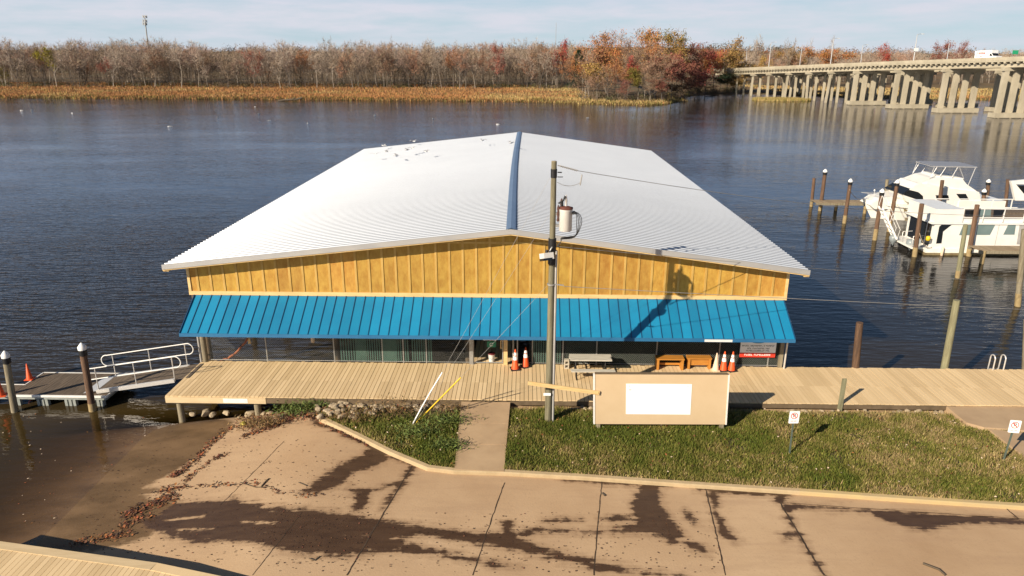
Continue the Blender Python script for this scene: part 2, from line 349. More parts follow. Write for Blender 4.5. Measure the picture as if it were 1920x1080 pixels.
def water_mat():
    m = bpy.data.materials.new('river_water'); m.use_nodes = True; t = m.node_tree; t.nodes.clear()
    n = t.nodes.new; l = t.links.new
    out = n('ShaderNodeOutputMaterial')
    tc = n('ShaderNodeTexCoord')
    def noise(s, d, st, rot, rough=.5):
        mp = n('ShaderNodeMapping'); mp.inputs['Scale'].default_value = st; mp.inputs['Rotation'].default_value = (0, 0, rot); l(tc.outputs['Object'], mp.inputs[0])
        z = n('ShaderNodeTexNoise'); z.inputs['Scale'].default_value = s; z.inputs['Detail'].default_value = d; z.inputs['Roughness'].default_value = rough; l(mp.outputs[0], z.inputs['Vector']); return z.outputs['Fac']
    def mth(op, a, c):
        x = n('ShaderNodeMath'); x.operation = op
        for i, v in enumerate((a, c)):
            if isinstance(v, (int, float)): x.inputs[i].default_value = v
            else: l(v, x.inputs[i])
        return x.outputs[0]
    calm = n('ShaderNodeAttribute'); calm.attribute_name = 'calm'
    patch = n('ShaderNodeMapRange'); patch.inputs['From Min'].default_value = .35; patch.inputs['From Max'].default_value = .65; patch.inputs['To Min'].default_value = .55; patch.inputs['To Max'].default_value = 1.25
    l(noise(.03, 4, (1, 2.5, 1), R(10)), patch.inputs[0])
    h = mth('ADD', mth('MULTIPLY', noise(1.5, 3, (.5, 1.9, 1), R(-12)), .085), mth('ADD', mth('MULTIPLY', noise(.30, 3, (.55, 1.6, 1), R(14)), .10), mth('MULTIPLY', noise(3.4, 2, (.8, 1.5, 1), R(-20)), .018)))
    h = mth('MULTIPLY', mth('MULTIPLY', h, patch.outputs[0]), mth('SUBTRACT', 1.0, mth('MULTIPLY', calm.outputs['Fac'], .72)))
    bp = n('ShaderNodeBump'); bp.inputs['Strength'].default_value = 1.0; bp.inputs['Distance'].default_value = 1.0; l(h, bp.inputs['Height'])
    sh = n('ShaderNodeAttribute'); sh.attribute_name = 'shallow'
    murk = n('ShaderNodeBsdfDiffuse'); murk.inputs['Color'].default_value = (.030, .021, .0115, 1)
    mc = n('ShaderNodeMix'); mc.data_type = 'RGBA'; mc.inputs[6].default_value = (.019, .0165, .0125, 1); mc.inputs[7].default_value = (.066, .042, .010, 1); l(sh.outputs['Fac'], mc.inputs[0]); l(mc.outputs[2], murk.inputs['Color'])
    tr = n('ShaderNodeBsdfTransparent'); tr.inputs['Color'].default_value = (.80, .62, .38, 1)
    op = n('ShaderNodeMapRange'); op.inputs['From Min'].default_value = .6; op.inputs['From Max'].default_value = 1.0; op.inputs['To Min'].default_value = 0; op.inputs['To Max'].default_value = 1.0; l(sh.outputs['Fac'], op.inputs[0])
    tm = n('ShaderNodeMix'); tm.data_type = 'RGBA'; tm.inputs[6].default_value = (.52, .36, .15, 1); tm.inputs[7].default_value = (.97, .95, .92, 1); tf = n('ShaderNodeMapRange'); tf.inputs['From Min'].default_value = .62; l(sh.outputs['Fac'], tf.inputs[0]); l(tf.outputs[0], tm.inputs[0]); l(tm.outputs[2], tr.inputs['Color'])
    m1 = n('ShaderNodeMixShader'); l(op.outputs[0], m1.inputs[0]); l(murk.outputs[0], m1.inputs[1]); l(tr.outputs[0], m1.inputs[2])
    gl = n('ShaderNodeBsdfGlossy'); gl.inputs['Roughness'].default_value = .05; gl.inputs['Color'].default_value = (.92, .92, .95, 1); l(bp.outputs[0], gl.inputs['Normal'])
    fr = n('ShaderNodeFresnel'); fr.inputs['IOR'].default_value = 1.33; l(bp.outputs[0], fr.inputs['Normal'])
    m2 = n('ShaderNodeMixShader'); gb = n('ShaderNodeNewGeometry'); fb = n('ShaderNodeMix'); l(gb.outputs['Backfacing'], fb.inputs[0]); l(fr.outputs[0], fb.inputs[2]); fb.inputs[3].default_value = .08; l(fb.outputs[0], m2.inputs[0]); l(m1.outputs[0], m2.inputs[1]); l(gl.outputs[0], m2.inputs[2]); l(m2.outputs[0], out.inputs[0])
    return m
M['water'] = water_mat()
M['soil'] = mat('lawn_soil', (.045, .045, .015), (.13, .095, .048), 1.6, rough=.95, bump=.6, bscale=9, lo=.38, hi=.66)
M['dirt'] = mat('bank_dirt', (.20, .14, .085), (.12, .08, .045), 2.2, rough=.95, bump=.8, bscale=12)
M['bed'] = mat('river_bed', (.10, .062, .028), (.15, .09, .042), .8, rough=.95)
M['marshland'] = mat('marsh_ground', (.15, .085, .035), (.11, .085, .04), .05, rough=.95)
# ------------------------------------------------------------------ ground, lot, water
def inpoly(X, Y, poly):
    r = np.zeros(X.shape, bool); n = len(poly)
    for i in range(n):
        x1, y1 = poly[i][:2]; x2, y2 = poly[(i + 1) % n][:2]
        if y1 == y2: continue
        c = ((y1 > Y) != (y2 > Y)) & (X < (x2 - x1) * (Y - y1) / (y2 - y1) + x1); r ^= c
    return r
def segdist(X, Y, poly, closed=True):
    d = np.full(X.shape, 1e9); n = len(poly)
    for i in range(n if closed else n - 1):
        x1, y1 = poly[i][:2]; x2, y2 = poly[(i + 1) % n][:2]; dx, dy = x2 - x1, y2 - y1; L2 = dx * dx + dy * dy + 1e-12
        t = np.clip(((X - x1) * dx + (Y - y1) * dy) / L2, 0, 1); d = np.minimum(d, np.hypot(X - x1 - t * dx, Y - y1 - t * dy))
    return d
def sdf(X, Y, poly):
    d = segdist(X, Y, poly); return np.where(inpoly(X, Y, poly), -d, d)
def grid(xs, ys, zf):
    X, Y = np.meshgrid(xs, ys); Z = zf(X, Y)
    v = np.stack([X, Y, Z], -1).reshape(-1, 3); nx, ny = len(xs), len(ys)
    i = np.arange(nx * ny).reshape(ny, nx)
    f = np.stack([i[:-1, :-1], i[:-1, 1:], i[1:, 1:], i[1:, :-1]], -1).reshape(-1, 4)
    return X, Y, v, f
def attr(ob, name, vals):
    a = ob.data.attributes.new(name, 'FLOAT', 'POINT'); a.data.foreach_set('value', np.asarray(vals, np.float32).ravel())
# kerb line (px), from the left end by the rocks to beyond the right edge
KERB_PX = [(598, 784), (660, 813), (730, 848), (800, 877), (850, 883), (945, 886), (1100, 895), (1300, 909), (1500, 922), (1700, 936), (1920, 950)]
KERB = [P(x, y, 1.02)[:2] for x, y in KERB_PX]
dk = KERB[-1] - KERB[-2]; KERB.append(KERB[-1] + dk / np.linalg.norm(dk) * 12)
xs = np.concatenate([np.arange(-60, -22, 2.), np.arange(-22, 17.5, .075), np.arange(17.5, 70, 2.)])
ys = np.concatenate([np.arange(-60, 13, 2.), np.arange(13, 25, .075), np.arange(25, 40, .6)])
X, Y, v, f = grid(xs, ys, gz)
lot = arr_mesh('parking_lot', v, f, M['lot'], k=4, smooth=True); tag(lot, 'tan concrete lot with dark wet stains sloping into the river at the left', 'pavement', kind='structure')
WET = [
 [(655,806),(690,822),(735,848),(722,868),(690,880),(660,888),(645,905),(625,915),(600,925),(572,928),(566,920),(582,913),(600,893),(622,880),(645,866),(680,850),(690,840),(668,825),(645,812)],
 [(590,788),(660,815),(735,850),(775,870),(770,876),(730,858),(690,838),(640,816),(585,794)],
 [(766,868),(778,876),(768,895),(758,915),(745,925),(735,940),(720,957),(714,957),(728,930),(738,912),(700,920),(690,945),(675,962),(655,960),(665,940),(655,925),(652,912),(665,918),(700,915),(725,908),(750,900),(762,885)],
 [(330,942),(417,940),(437,933),(500,950),(640,960),(707,973),(807,987),(893,1000),(940,997),(942,978),(958,976),(962,993),(1040,993),(1107,995),(1160,990),(1187,980),(1187,967),(1185,937),(1193,923),(1203,908),(1237,910),(1240,947),(1257,967),(1273,990),(1282,1008),(1257,1020),(1245,1008),(1207,1000),(1140,1002),(1040,1002),(973,1007),(1023,1027),(1073,1040),(1123,1053),(1190,1067),(1280,1077),(1290,1082),(1207,1080),(1123,1073),(1090,1060),(1023,1047),(940,1027),(873,1017),(807,1007),(740,1008),(820,1030),(907,1048),(975,1064),(940,1064),(840,1045),(740,1034),(640,1043),(567,1040),(500,1025),(433,1014),(367,1017),(290,1000),(262,980)],
 [(1322,916),(1346,917),(1349,945),(1342,953),(1352,970),(1360,983),(1369,997),(1380,1007),(1392,1015),(1380,1017),(1350,1002),(1342,980),(1335,960),(1330,935)],
 [(1463,942),(1563,950),(1747,963),(1925,573 + 401),(1925,985),(1813,982),(1775,988),(1740,997),(1707,993),(1663,977),(1633,962),(1580,957),(1487,955),(1487,973),(1497,997),(1520,1033),(1549,1079),(1540,1079),(1510,1033),(1487,993),(1473,973)],
 [(1467,1000),(1476,996),(1484,1001),(1482,1014),(1472,1016),(1466,1009)],
 [(1284,955),(1298,960),(1310,980),(1300,984),(1286,972)],
 [(1275,1012),(1300,1016),(1330,1030),(1326,1040),(1300,1032)],
 [(1037,892),(1133,900),(1260,909),(1262,914),(1133,908),(1060,899)],
 [(1290,911),(1480,925),(1478,932),(1400,928),(1300,919)],
 [(1445,930),(1470,928),(1468,945),(1455,944)],
 [(1015,975),(1060,970),(1090,973),(1060,978),(1018,980)], [(1125,972),(1160,966),(1185,970),(1180,978),(1140,976)],
]
DRY = [[(450,975),(517,981),(515,984),(455,979)], [(463,994),(503,998),(500,1000),(466,998)], [(300,974),(385,965),(385,969),(310,979)], [(640,1002),(690,1004),(686,1006),(640,1005)], [(780,1013),(860,1028),(900,1038),(850,1031),(790,1017)], [(330,992),(405,990),(400,993),(335,996)]]
MUD = [(440,790),(433,803),(393,833),(367,860),(317,890),(273,912),(330,916),(270,926),(290,936),(350,940),(330,965),(300,990),(277,1010),(150,1040),(0,1060),(-200,1040),(-100,900),(150,800),(300,770)]
wet = np.full(X.shape, -1.0)
for p in WET:
    q = [G(*a)[:2] for a in p]; wet = np.maximum(wet, np.clip(.5 - sdf(X, Y, q) / .5, -1, 1.25))
for p in DRY:
    q = [G(*a)[:2] for a in p]; wet = np.minimum(wet, np.clip(.66 + sdf(X, Y, q) / .35, -1, 1.2))
attr(lot, 'wet', wet)
q = [G(*a)[:2] for a in MUD]
attr(lot, 'mud', np.clip(.5 - sdf(X, Y, q) / 1.1, -.6, 1.3))
# joints in the concrete: thin dark strips
jm = MB()
JOINTS = [([(773, 873), (712, 975), (650, 1079)], .028), ([(946, 905), (916, 990), (886, 1079)], .02), ([(1129, 900), (1120, 990), (1113, 1079)], .022), ([(1323, 916), (1342, 1000), (1361, 1079)], .024), ([(1463, 943), (1500, 1005), (1545, 1079)], .035),
          ([(533, 827), (475, 886), (413, 947)], .014), ([(567, 960), (520, 1020), (473, 1079)], .014), ([(1463, 942), (1600, 952), (1750, 962), (1930, 974)], .014), ([(1885, 952), (1910, 973)], .03)]
for pts, wd in JOINTS:
    w3 = []
    for a, b in zip(pts[:-1], pts[1:]):
        n_ = 14
        for i in range(n_ + (b is pts[-1])):
            t = i / n_; p = G(a[0] + (b[0] - a[0]) * t, a[1] + (b[1] - a[1]) * t); p[0] += random.gauss(0, .007); w3.append(p)
    for a, b in zip(w3[:-1], w3[1:]):
        d = (b - a)[:2]; d = d / np.linalg.norm(d); nrm = np.array([-d[1], d[0], 0]) * wd * .7 * random.uniform(.75, 1.25)
        up = np.array([0, 0, .006]); jm.add([a - nrm + up, a + nrm + up, b + nrm + up, b - nrm + up], [(0, 3, 2, 1)])
M['joint'] = mat('dark_joint', (.035, .022, .014), (.07, .045, .028), 3, rough=.9)
tag(jm.build('pavement_joint', M['joint']), kind='structure', label='dark joints between the slabs of the concrete lot', cat='pavement')

# water sheet
wx = np.concatenate([[-4000, -1500, -600, -250, -120, -60], np.arange(-40, 22, .4), [24, 27, 30, 40, 50, 60, 120, 250, 600, 1500, 4000]])
wy = np.concatenate([[-400, -150, -60, -20], np.arange(0, 38, .4), [40, 45, 50, 56, 62, 70, 80, 100, 140, 240, 400, 900, 2500, 6000]])
X2, Y2, v2, f2 = grid(wx, wy, lambda a, b: np.zeros(a.shape))
wat = arr_mesh('water', v2, f2, M['water'], k=4, smooth=True); tag(wat, kind='structure', label='wide brown-blue river rippling around the boathouse', cat='river')
depth = np.maximum(0, -gz(X2, Y2))
attr(wat, 'shallow', np.maximum(np.clip((-9 - X2) / 4, 0, 1) * np.clip((28.5 - Y2) / 4, 0, 1) * np.clip((X2 + 40) / 10, 0, 1) * .5, np.where((X2 < 22) & (Y2 < 34) & (X2 > -30), np.clip(1.0 - depth / 2.0, 0, 1), 0) * np.clip((X2 + 34) / 8, 0, 1)))
calm = np.clip(1 - np.maximum(0, Y2 - 24.5) / 6, 0, 1) * np.clip((X2 + 32) / 6, 0, 1) * (X2 < 0)
calm = np.maximum(calm, np.clip(1 - np.hypot((X2 + 1.6) / 15, (Y2 - 46) / 21), 0, .6) * 1.2)
calm = np.maximum(calm, np.where(X2 > 11, np.clip(1 - np.maximum(0, Y2 - 50) / 12, 0, 1) * .92, 0))
calm = np.maximum(calm, np.clip((Y2 - 36) / 44, 0, 1) * .82)
attr(wat, 'calm', np.clip(calm, 0, 1))
bed = arr_mesh('river_bed', *grid(np.array([-4500, -60, 70, 4500.]), np.array([-500, 40, 7000.]), lambda a, b: np.full(a.shape, -1.62))[2:], M['bed'], k=4); tag(bed, kind='structure')

# ------------------------------------------------------------------ kerb, path, lawn
def offset(poly, d):
    out = []
    for i, p in enumerate(poly):
        a = poly[max(i - 1, 0)]; b = poly[min(i + 1, len(poly) - 1)]; t = (b - a) / np.linalg.norm(b - a); out.append(np.array(p) + np.array([-t[1], t[0]]) * d)
    return out
K_in = offset(KERB, .19)
km = MB()
for i in range(len(KERB) - 1):
    a, b, c, d = KERB[i], KERB[i + 1], K_in[i + 1], K_in[i]
    z0, z1 = .7, 1.02
    mi = 1 if i >= 8 else 0
    sh = .025
    vs = [(a[0], a[1], z0), (b[0], b[1], z0), (c[0], c[1], z0), (d[0], d[1], z0), (a[0], a[1], z1 - sh), (b[0], b[1], z1 - sh), (c[0], c[1], z1), (d[0], d[1], z1)]
    a2, b2 = a * .8 + d * .2, b * .8 + c * .2
    vs += [(a2[0], a2[1], z1), (b2[0], b2[1], z1)]
    fs = [(0, 1, 5, 4), (4, 5, 9, 8), (8, 9, 6, 7), (2, 3, 7, 6)]
    if i == 0: fs.append((0, 4, 8, 7, 3))
    km.add(vs, fs, mi)
tag(km.build('kerb', [M['kerb'], M['kerby']]), kind='structure', label='low concrete kerb between the lot and the grass, faded yellow at the right', cat='kerb')
PATH = [P(866, 750, 1.03)[:2], P(957, 750, 1.03)[:2], P(945, 884, 1.03)[:2], P(852, 880, 1.03)[:2]]
PATH[0][1] = PATH[1][1] = 24.46
pm = MB(); 
def lerp(a, b, t): return a + (b - a) * t
for (t0, t1) in ((0, .343), (.349, .655), (.661, 1)):
    q = [lerp(PATH[0], PATH[3], t0), lerp(PATH[1], PATH[2], t0), lerp(PATH[1], PATH[2], t1), lerp(PATH[0], PATH[3], t1)]
    zz = [1.10 - .07 * t0, 1.10 - .07 * t0, 1.10 - .07 * t1, 1.10 - .07 * t1]
    pm.extrude([(p[0], p[1], z) for p, z in zip(q, zz)], (0, 0, -.25))
tag(pm.build('path', M['walk'], recalc=True), kind='structure', label='short concrete path from the kerb to the boardwalk', cat='path')
PAD = [P(x, y, 1.1)[:2] for x, y in [(1762, 753), (1990, 756), (1990, 815), (1890, 806), (1845, 803), (1812, 794), (1788, 775)]]
PAD2 = [P(x, y, 1.06)[:2] for x, y in [(1853, 806), (1990, 820), (1990, 900), (1935, 868), (1905, 846)]]
pm = MB()
pm.extrude([(p[0], p[1], 1.14) for p in PAD], (0, 0, -.3)); pm.extrude([(p[0], p[1], 1.10) for p in PAD2], (0, 0, -.3))
tag(pm.build('concrete_pad', M['walk'], recalc=True), kind='structure', label='concrete landing where the boardwalk meets the grass at the right', cat='path')
def lawn_z(x, y):
    x = np.asarray(x, float); y = np.asarray(y, float)
    base = 1.0 + .03 * np.sin(x * 1.7 + y) * np.cos(y * 2.1 - x * .6)
    west = np.clip((x + 9.4) / 2.2, 0, 1)
    low = gz(x, y) + .06
    z = low * (1 - west) + base * west
    nb = np.clip((y - 24.0) / .8, 0, 1) * np.where((x > -6.7), .28, .15)
    return z - nb
LAWN = [np.array(p) for p in K_in] + [np.array([27., 24.6]), np.array([-9.6, 24.6]), np.array([-11.2, 24.45]), np.array([-10.6, 24.0]), np.array([-9.0, 23.85]), np.array([-7.7, 23.6])]
def on_lawn(x, y): return inpoly(x, y, LAWN) & ~inpoly(x, y, PATH) & ~inpoly(x, y, PAD) & ~inpoly(x, y, PAD2)
lx = np.arange(-12, 27, .15); ly = np.arange(17.0, 24.9, .15)
X3, Y3, v3, f3 = grid(lx, ly, lawn_z)
cx, cy = v3[f3].mean(1)[:, 0], v3[f3].mean(1)[:, 1]
keep = inpoly(cx, cy, LAWN + [])
west_c = cx < -7.4
vv = v3.copy(); vv[:, 2] -= .02
ob = arr_mesh('lawn', vv, f3[keep], [M['soil'], M['dirt']], k=4, smooth=True, mi=(west_c[keep] | (cy[keep] > 23.95)).astype(int)); tag(ob, kind='structure', label='grassy strip between kerb and boardwalk', cat='lawn')
# grass: single blades, coloured per patch
def nz2(x, y, s, o=0):
    return np.array([mnoise.noise((a * s + o, b * s, o)) for a, b in zip(x, y)])
M['grass1'] = mat('grass_green', (.100, .122, .018), rough=.7, island=.45, hue=.02, spec=.2)
M['grass2'] = mat('grass_olive', (.19, .175, .042), rough=.75, island=.4, hue=.02, spec=.2)
M['grass3'] = mat('grass_straw', (.35, .26, .12), rough=.8, island=.35, hue=.015, spec=.2)
def blades(n, xr, yr, name, label, hfun, dens, dry):
    x = rng.uniform(*xr, n); y = rng.uniform(*yr, n); k = on_lawn(x, y); x, y = x[k], y[k]
    d = dens(x, y); k = rng.random(len(x)) < d; x, y = x[k], y[k]; n = len(x)
    h = hfun(x, y) * rng.uniform(.5, 1.3, n); a = rng.uniform(0, 2 * np.pi, n); wd = rng.uniform(.010, .022, n)
    le = rng.uniform(.2, .9, n) * h; b = rng.uniform(0, 2 * np.pi, n); z = lawn_z(x, y) - .02
    v = np.empty((n, 3, 3))
    v[:, 0] = np.stack([x - wd * np.cos(a), y - wd * np.sin(a), z], -1); v[:, 1] = np.stack([x + wd * np.cos(a), y + wd * np.sin(a), z], -1)
    v[:, 2] = np.stack([x + le * np.cos(b), y + le * np.sin(b), z + h], -1)
    r = dry(x, y) + rng.normal(0, .16, n); mi = np.where(r < .38, 0, np.where(r < .72, 1, 2))
    o = arr_mesh(name, v, np.arange(3 * n), [M['grass1'], M['grass2'], M['grass3']], mi=mi); tag(o, label, 'grass', kind='stuff')
def dry(x, y):
    e = nz2(x, y, .55, 3) * .42 + nz2(x, y, 1.7, 9) * .30 + .46
    e += np.clip((x - 8.5) / 8, 0, 1) * .22
    e -= np.clip(1 - np.hypot((x - 4) / 5, (y - 22.2) / 1.2), 0, 1) * .35
    e += np.clip((.7 - segdist(x, y, KERB, False)) / .7, 0, 1) * .30
    e += np.clip((y - 23.6) / .8, 0, 1) * .28
    e -= np.where(x < -3, .08, 0)
    return e
def dens(x, y):
    d = np.clip(.85 + nz2(x, y, .9, 21) * .9 + nz2(x, y, 3.1, 2) * .45, .08, 1)
    d *= np.where(x < -2.6, np.clip(.08 + 1.1 * np.clip((23.7 - y) / 1.5, 0, 1), 0, 1) * np.clip((x + 9) / 2.5, .05, 1), 1)
    d *= np.clip(1.25 - np.clip((y - 23.7) / .8, 0, 1), .2, 1)
    return d
blades(330000, (-10, 19.5), (18, 24.5), 'grass', 'patchy green and straw-coloured grass in front of the boardwalk',
       lambda x, y: np.where(x < -2.3, .15, .12) * (1 + .5 * nz2(x, y, .8, 40)), dens, dry)

# ------------------------------------------------------------------ boardwalk
D = 1.2
def boards(m, x0, x1, y0, y1, z, pitch=.165, gap=.017, th=.038, split=None, mi=0, skip=None):
    x = x0
    while x < x1 - .01:
        xe = min(x + pitch - gap, x1)
        j = random.uniform(-.012, .012); zz = z + random.uniform(-.003, .003)
        ss = [y0 + j] + (split or []) + [y1 + random.uniform(-.03, .03)]
        for a, b in zip(ss[:-1], ss[1:]):
            m.bb(x, xe, a, b - .006, zz - th, zz, mi)
        x += pitch
t = thing('boardwalk', 'long tan timber boardwalk along the front of the boathouse', 'boardwalk', (-13.8, 24.5, D))
b = MB(); boards(b, -13.8, 27, 24.46, 27.78, D, split=[25.95]); b.build('deck_boards', M['deck'], t)
b = MB(); b.bb(-13.8, -9.9, 24.44, 24.48, D - .29, D - .045); b.build('fascia_board', M['border'], t)
b = MB(); b.bb(-9.88, -6.75, 24.45, 24.49, D - .27, D - .045); b.build('fascia_board', M['beamdark'], t)
b = MB(); b.bb(-6.72, -2.0, 24.45, 24.49, D - .25, D - .045); b.bb(-.15, 16.4, 24.45, 24.49, D - .22, D - .045); b.build('fascia_board', M['beamdark'], t)
b = MB(); b.bb(-11.55, -10.6, 24.432, 24.438, D - .26, D - .08); b.build('fascia_patch', M['white'], t)
b = MB(); b.bb(-13.84, -13.80, 24.5, 27.75, D - .25, D - .045); b.build('end_board', M['beamdark'], t)
b = MB()
for y in (24.62, 25.9, 27.6): b.bb(-13.7, 27, y - .05, y + .05, D - .30, D - .045)
b.build('joist', M['beamdark'], t)
for x in (-13.4, -10.35, -7.3, 11, 14.2, 17.4, 20.6):
    for y in (24.7, 27.5):
        b = MB(); b.tube((x, y, -1.4), (x, y, D - .3), .13, n=10); b.build('post', M['pilegrey'], t)

# ------------------------------------------------------------------ boathouse
t = thing('boathouse', 'open-sided boathouse with white ribbed metal roof, plywood gable and blue awning', 'boathouse', (-1.6, 46, 0))
XL, XR, XG = -14.72, 11.46, -.53; YF, YB = 27.42, 65.2; ZE, ZR = 5.55, 7.14; YW = 28.05; ZS = 4.15
def ridge_x(y): return XG - .13 * math.sin(math.pi * (y - YF) / (YB - YF))
def slope(side):
    m = MB(); xe = XL if side < 0 else XR
    pitch = .305; rows = []
    y = YF
    while y < YB:
        for dy, dz in ((0, 0), (.150, 0), (.222, 0), (.240, .034), (.285, .034), (.305, 0)):
            if dy == .305: continue
            rows.append((min(y + dy, YB), dz))
        y += pitch
    vs = []; fs = []; nseg = 6
    for (y, dz) in rows:
        xr = ridge_x(y); sag = .05 * math.sin(y * .9) * 0
        for k in range(nseg + 1):
            u = k / nseg; vs.append((xe + (xr - xe) * u, y, ZE + (ZR - ZE) * u + dz + .0015 * math.sin(y * .7 + u * 9)))
    n1 = nseg + 1
    for i in range(len(rows) - 1):
        for k in range(nseg):
            q = (i * n1 + k, i * n1 + k + 1, (i + 1) * n1 + k + 1, (i + 1) * n1 + k); fs.append(q if side < 0 else q[::-1])
    m.add(vs, fs); m.m = [1 if (k // nseg) % 5 == 1 else 0 for k in range(len(fs))]; return m  # second slot: shading painted on the flat strip before each rib
r1 = slope(-1).build('roof_slope', [M['roof'], M['ribshade']], t); r2 = slope(1).build('roof_slope', [M['roof'], M['ribshade']], t)
b = MB(); yy = np.linspace(YF - .05, YB, 40); vs = []; fs = []
for y in yy:
    x = ridge_x(y)
    for dx, dz in ((-.19, .045), (-.14, .06), (0, .09), (.14, .06), (.19, .045)): vs.append((x + dx, y, ZR + dz - abs(dx) * .02))
for i in range(39):
    for k in range(4): fs.append((i * 5 + k, i * 5 + k + 1, i * 5 + 6 + k, i * 5 + 5 + k))
b.add(vs, fs); b.build('ridge_cap', M['ridge'], t)
for xa, xb in ((XL, XG), (XR, XG)):
    for yy in (YF, YB):
        b = MB(); s = -1 if yy == YF else 1
        b.extrude([(xa, yy + s * .03, ZE - .16), (xb, yy + s * .03, ZR - .16), (xb, yy + s * .03, ZR + .045), (xa, yy + s * .03, ZE + .045)], (0, -s * .027, 0))
        b.build('rake_trim', M['rake'], t, recalc=True)
        b = MB(); b.extrude([(xa, yy - s * .002, ZE - .21), (xb, yy - s * .002, ZR - .21), (xb, yy - s * .002, ZR - .005), (xa, yy - s * .002, ZE - .005)], (0, -s * .05, 0)); b.build('rake_board', M['trim'], t, recalc=True)
for xa in (XL + .1, XR - .1):
    b = MB(); b.bb(xa - .1, xa + .12, YF + .06, YB - .06, ZE - .26, ZE - .02); b.build('eave_beam', M['trim'], t)
# purlins under the roof, rafters
b = MB()
for k in range(1, 6):
    for s, xe in ((-1, XL), (1, XR)):
        u = k / 6; x = xe + (XG - xe) * u; z = ZE + (ZR - ZE) * u; b.bb(x - .04, x + .04, YF + .06, YB - .06, z - .24, z - .05)
b.build('purlin', M['trim'], t)
def wall_top(x): return (ZE + (ZR - ZE) * ((x - XL) / (XG - XL) if x < XG else (XR - x) / (XR - XG))) - .05
WL, WR = -14.02, 10.86
def gable(y, name):
    b = MB()
    xs = [WL] + [WL + .38 + 1.112 * k for k in range(23) if WL + .38 + 1.112 * k < WR - .2] + [WR]; xs = sorted(xs + [XG])
    for xa, xb in zip(xs[:-1], xs[1:]):
        if xb - xa > .01: b.extrude([(xa + .001, y, ZS), (xb - .001, y, ZS), (xb - .001, y, wall_top(xb)), (xa + .001, y, wall_top(xa))], (0, .04, 0))
    return b
b = gable(YW, '')
x = WL + .38
while x < WR - .3:
    b.bb(x - .045, x + .045, YW - .026, YW - .001, ZS + .13, wall_top(x) - .03, 1); x += .556
b.bb(XG - 4, XG + 4, YW - .022, YW - .003, 6.42, 6.5, 1)
gw = b.build('gable_wall', [M['wall'], M['batten']], t, recalc=True)
b = MB(); b.bb(WL - .04, WR + .04, YW - .045, YW - .002, ZS - .04, ZS + .125); b.build('sill_trim', M['trim'], t)
for x in (WL + .02, WR - .02):
    b = MB(); b.bb(x - .055, x + .055, YW - .04, YW - .003, ZS + .127, wall_top(x) - .02); b.build('corner_trim', M['trim'], t)
b = gable(YB - .6, ''); b.build('gable_wall', M['wall'], t, recalc=True)
for x in (-12.4, -8.3, -4.1, 4.0, 8.2):                       # lookout blocks under the rake
    b = MB(); b.bb(x - .07, x + .07, YF + .05, YW - .03, wall_top(x) - .16, wall_top(x) - .06); b.build('lookout_block', M['trim'], t)
# awning
YA, ZA, ZT = 26.3, 3.05, 4.10; AL, AR = -13.83, 10.78
aw = MB(); xs = [AL] + [AL + .32 + .405 * k for k in range(61) if AL + .32 + .405 * k < AR - .05] + [AR]
for xa, xb in zip(xs[:-1], xs[1:]): aw.extrude([(xa, YA, ZA), (xb, YA, ZA), (xb, YW - .05, ZT), (xa, YW - .05, ZT)], (0, 0, -.03))
awo = aw.build('awning', M['awning'], t, recalc=True)
b = MB(); x = AL + .32
sl = (ZT - ZA) / (YW - .05 - YA)
while x < AR - .05:
    b.extrude([(x - .012, YA, ZA + .001), (x + .012, YA, ZA + .001), (x + .012, YW - .055, ZT + .001), (x - .012, YW - .055, ZT + .001)], (0, 0, .028)); x += .405
b.build('standing_seam', M['awnseam'], awo, recalc=True)
b = MB(); b.bb(AL - .01, AR + .01, YA - .03, YA - .002, ZA - .13, ZA + .012); b.build('awning_fascia', M['awnedge'], awo)
b = MB(); b.bb(7.2, 8.3, YA - .036, YA - .032, ZA - .12, ZA - .02); b.build('fascia_patch', M['white'], awo)
for x in (AL, AR):
    b = MB(); b.beam((x, YA, ZA + .0), (x, YW - .06, ZT + .0), .03, .1); b.build('edge_trim', M['awnseam'], awo)
for x in np.linspace(AL + .4, AR - .4, 8):
    b = MB(); b.beam((x, YA + .1, ZA - .1), (x, YW - .02, ZT - .1), .06, .1); b.build('awning_rafter', M['beamdark'], awo)
# header, side beams, posts
b = MB(); b.bb(WL, WR, YW + .05, YW + .2, ZS - .35, ZS); b.build('header_beam', M['beamdark'], t)
for x in (WL + .15, WR - .15):
    b = MB(); b.bb(x - .12, x + .12, YW + .22, YB - .7, 4.75, 5.2); b.build('side_beam', M['beamdark'], t)
    b = MB(); b.bb(x - .02, x + .02, YW + .22, YB - .7, 4.0, 4.73); b.build('side_wall', M['wall'], t)
for y in np.linspace(YW + .6, YB - 1, 8):
    for x in (WL + .15, -8.2, -2.4, 4.4, WR - .15):
        b = MB(); b.tube((x, y, -1.5), (x, y, wall_top(x) - .2), .14, n=8); b.build('post', M['beamdark'], t)
for x in (-13.62,):
    b = MB(); b.tube((x, 27.72, D), (x, 27.72, ZA + .55), .12, n=10); b.build('post', M['pilegrey'], t)
    b = MB(); b.tube((x - .17, 27.66, D), (x - .17, 27.66, ZA + .5), .045, n=8); b.build('conduit', M['conduit'], t)
for px, m_ in ((948, 'lumber'), (884, 'steel'), (1462, 'pilegrey')):
    x = PY(px, 684, 27.74)[0]; b = MB(); b.bb(x - .08, x + .08, 27.68, 27.82, D, ZA + .6); b.build('post', M[m_], t)
x = PY(1469, 684, 27.7)[0]; b = MB(); b.tube((x, 27.6, D), (x, 27.6, ZA + .3), .04, n=8); b.build('downpipe', M['alu'], t)
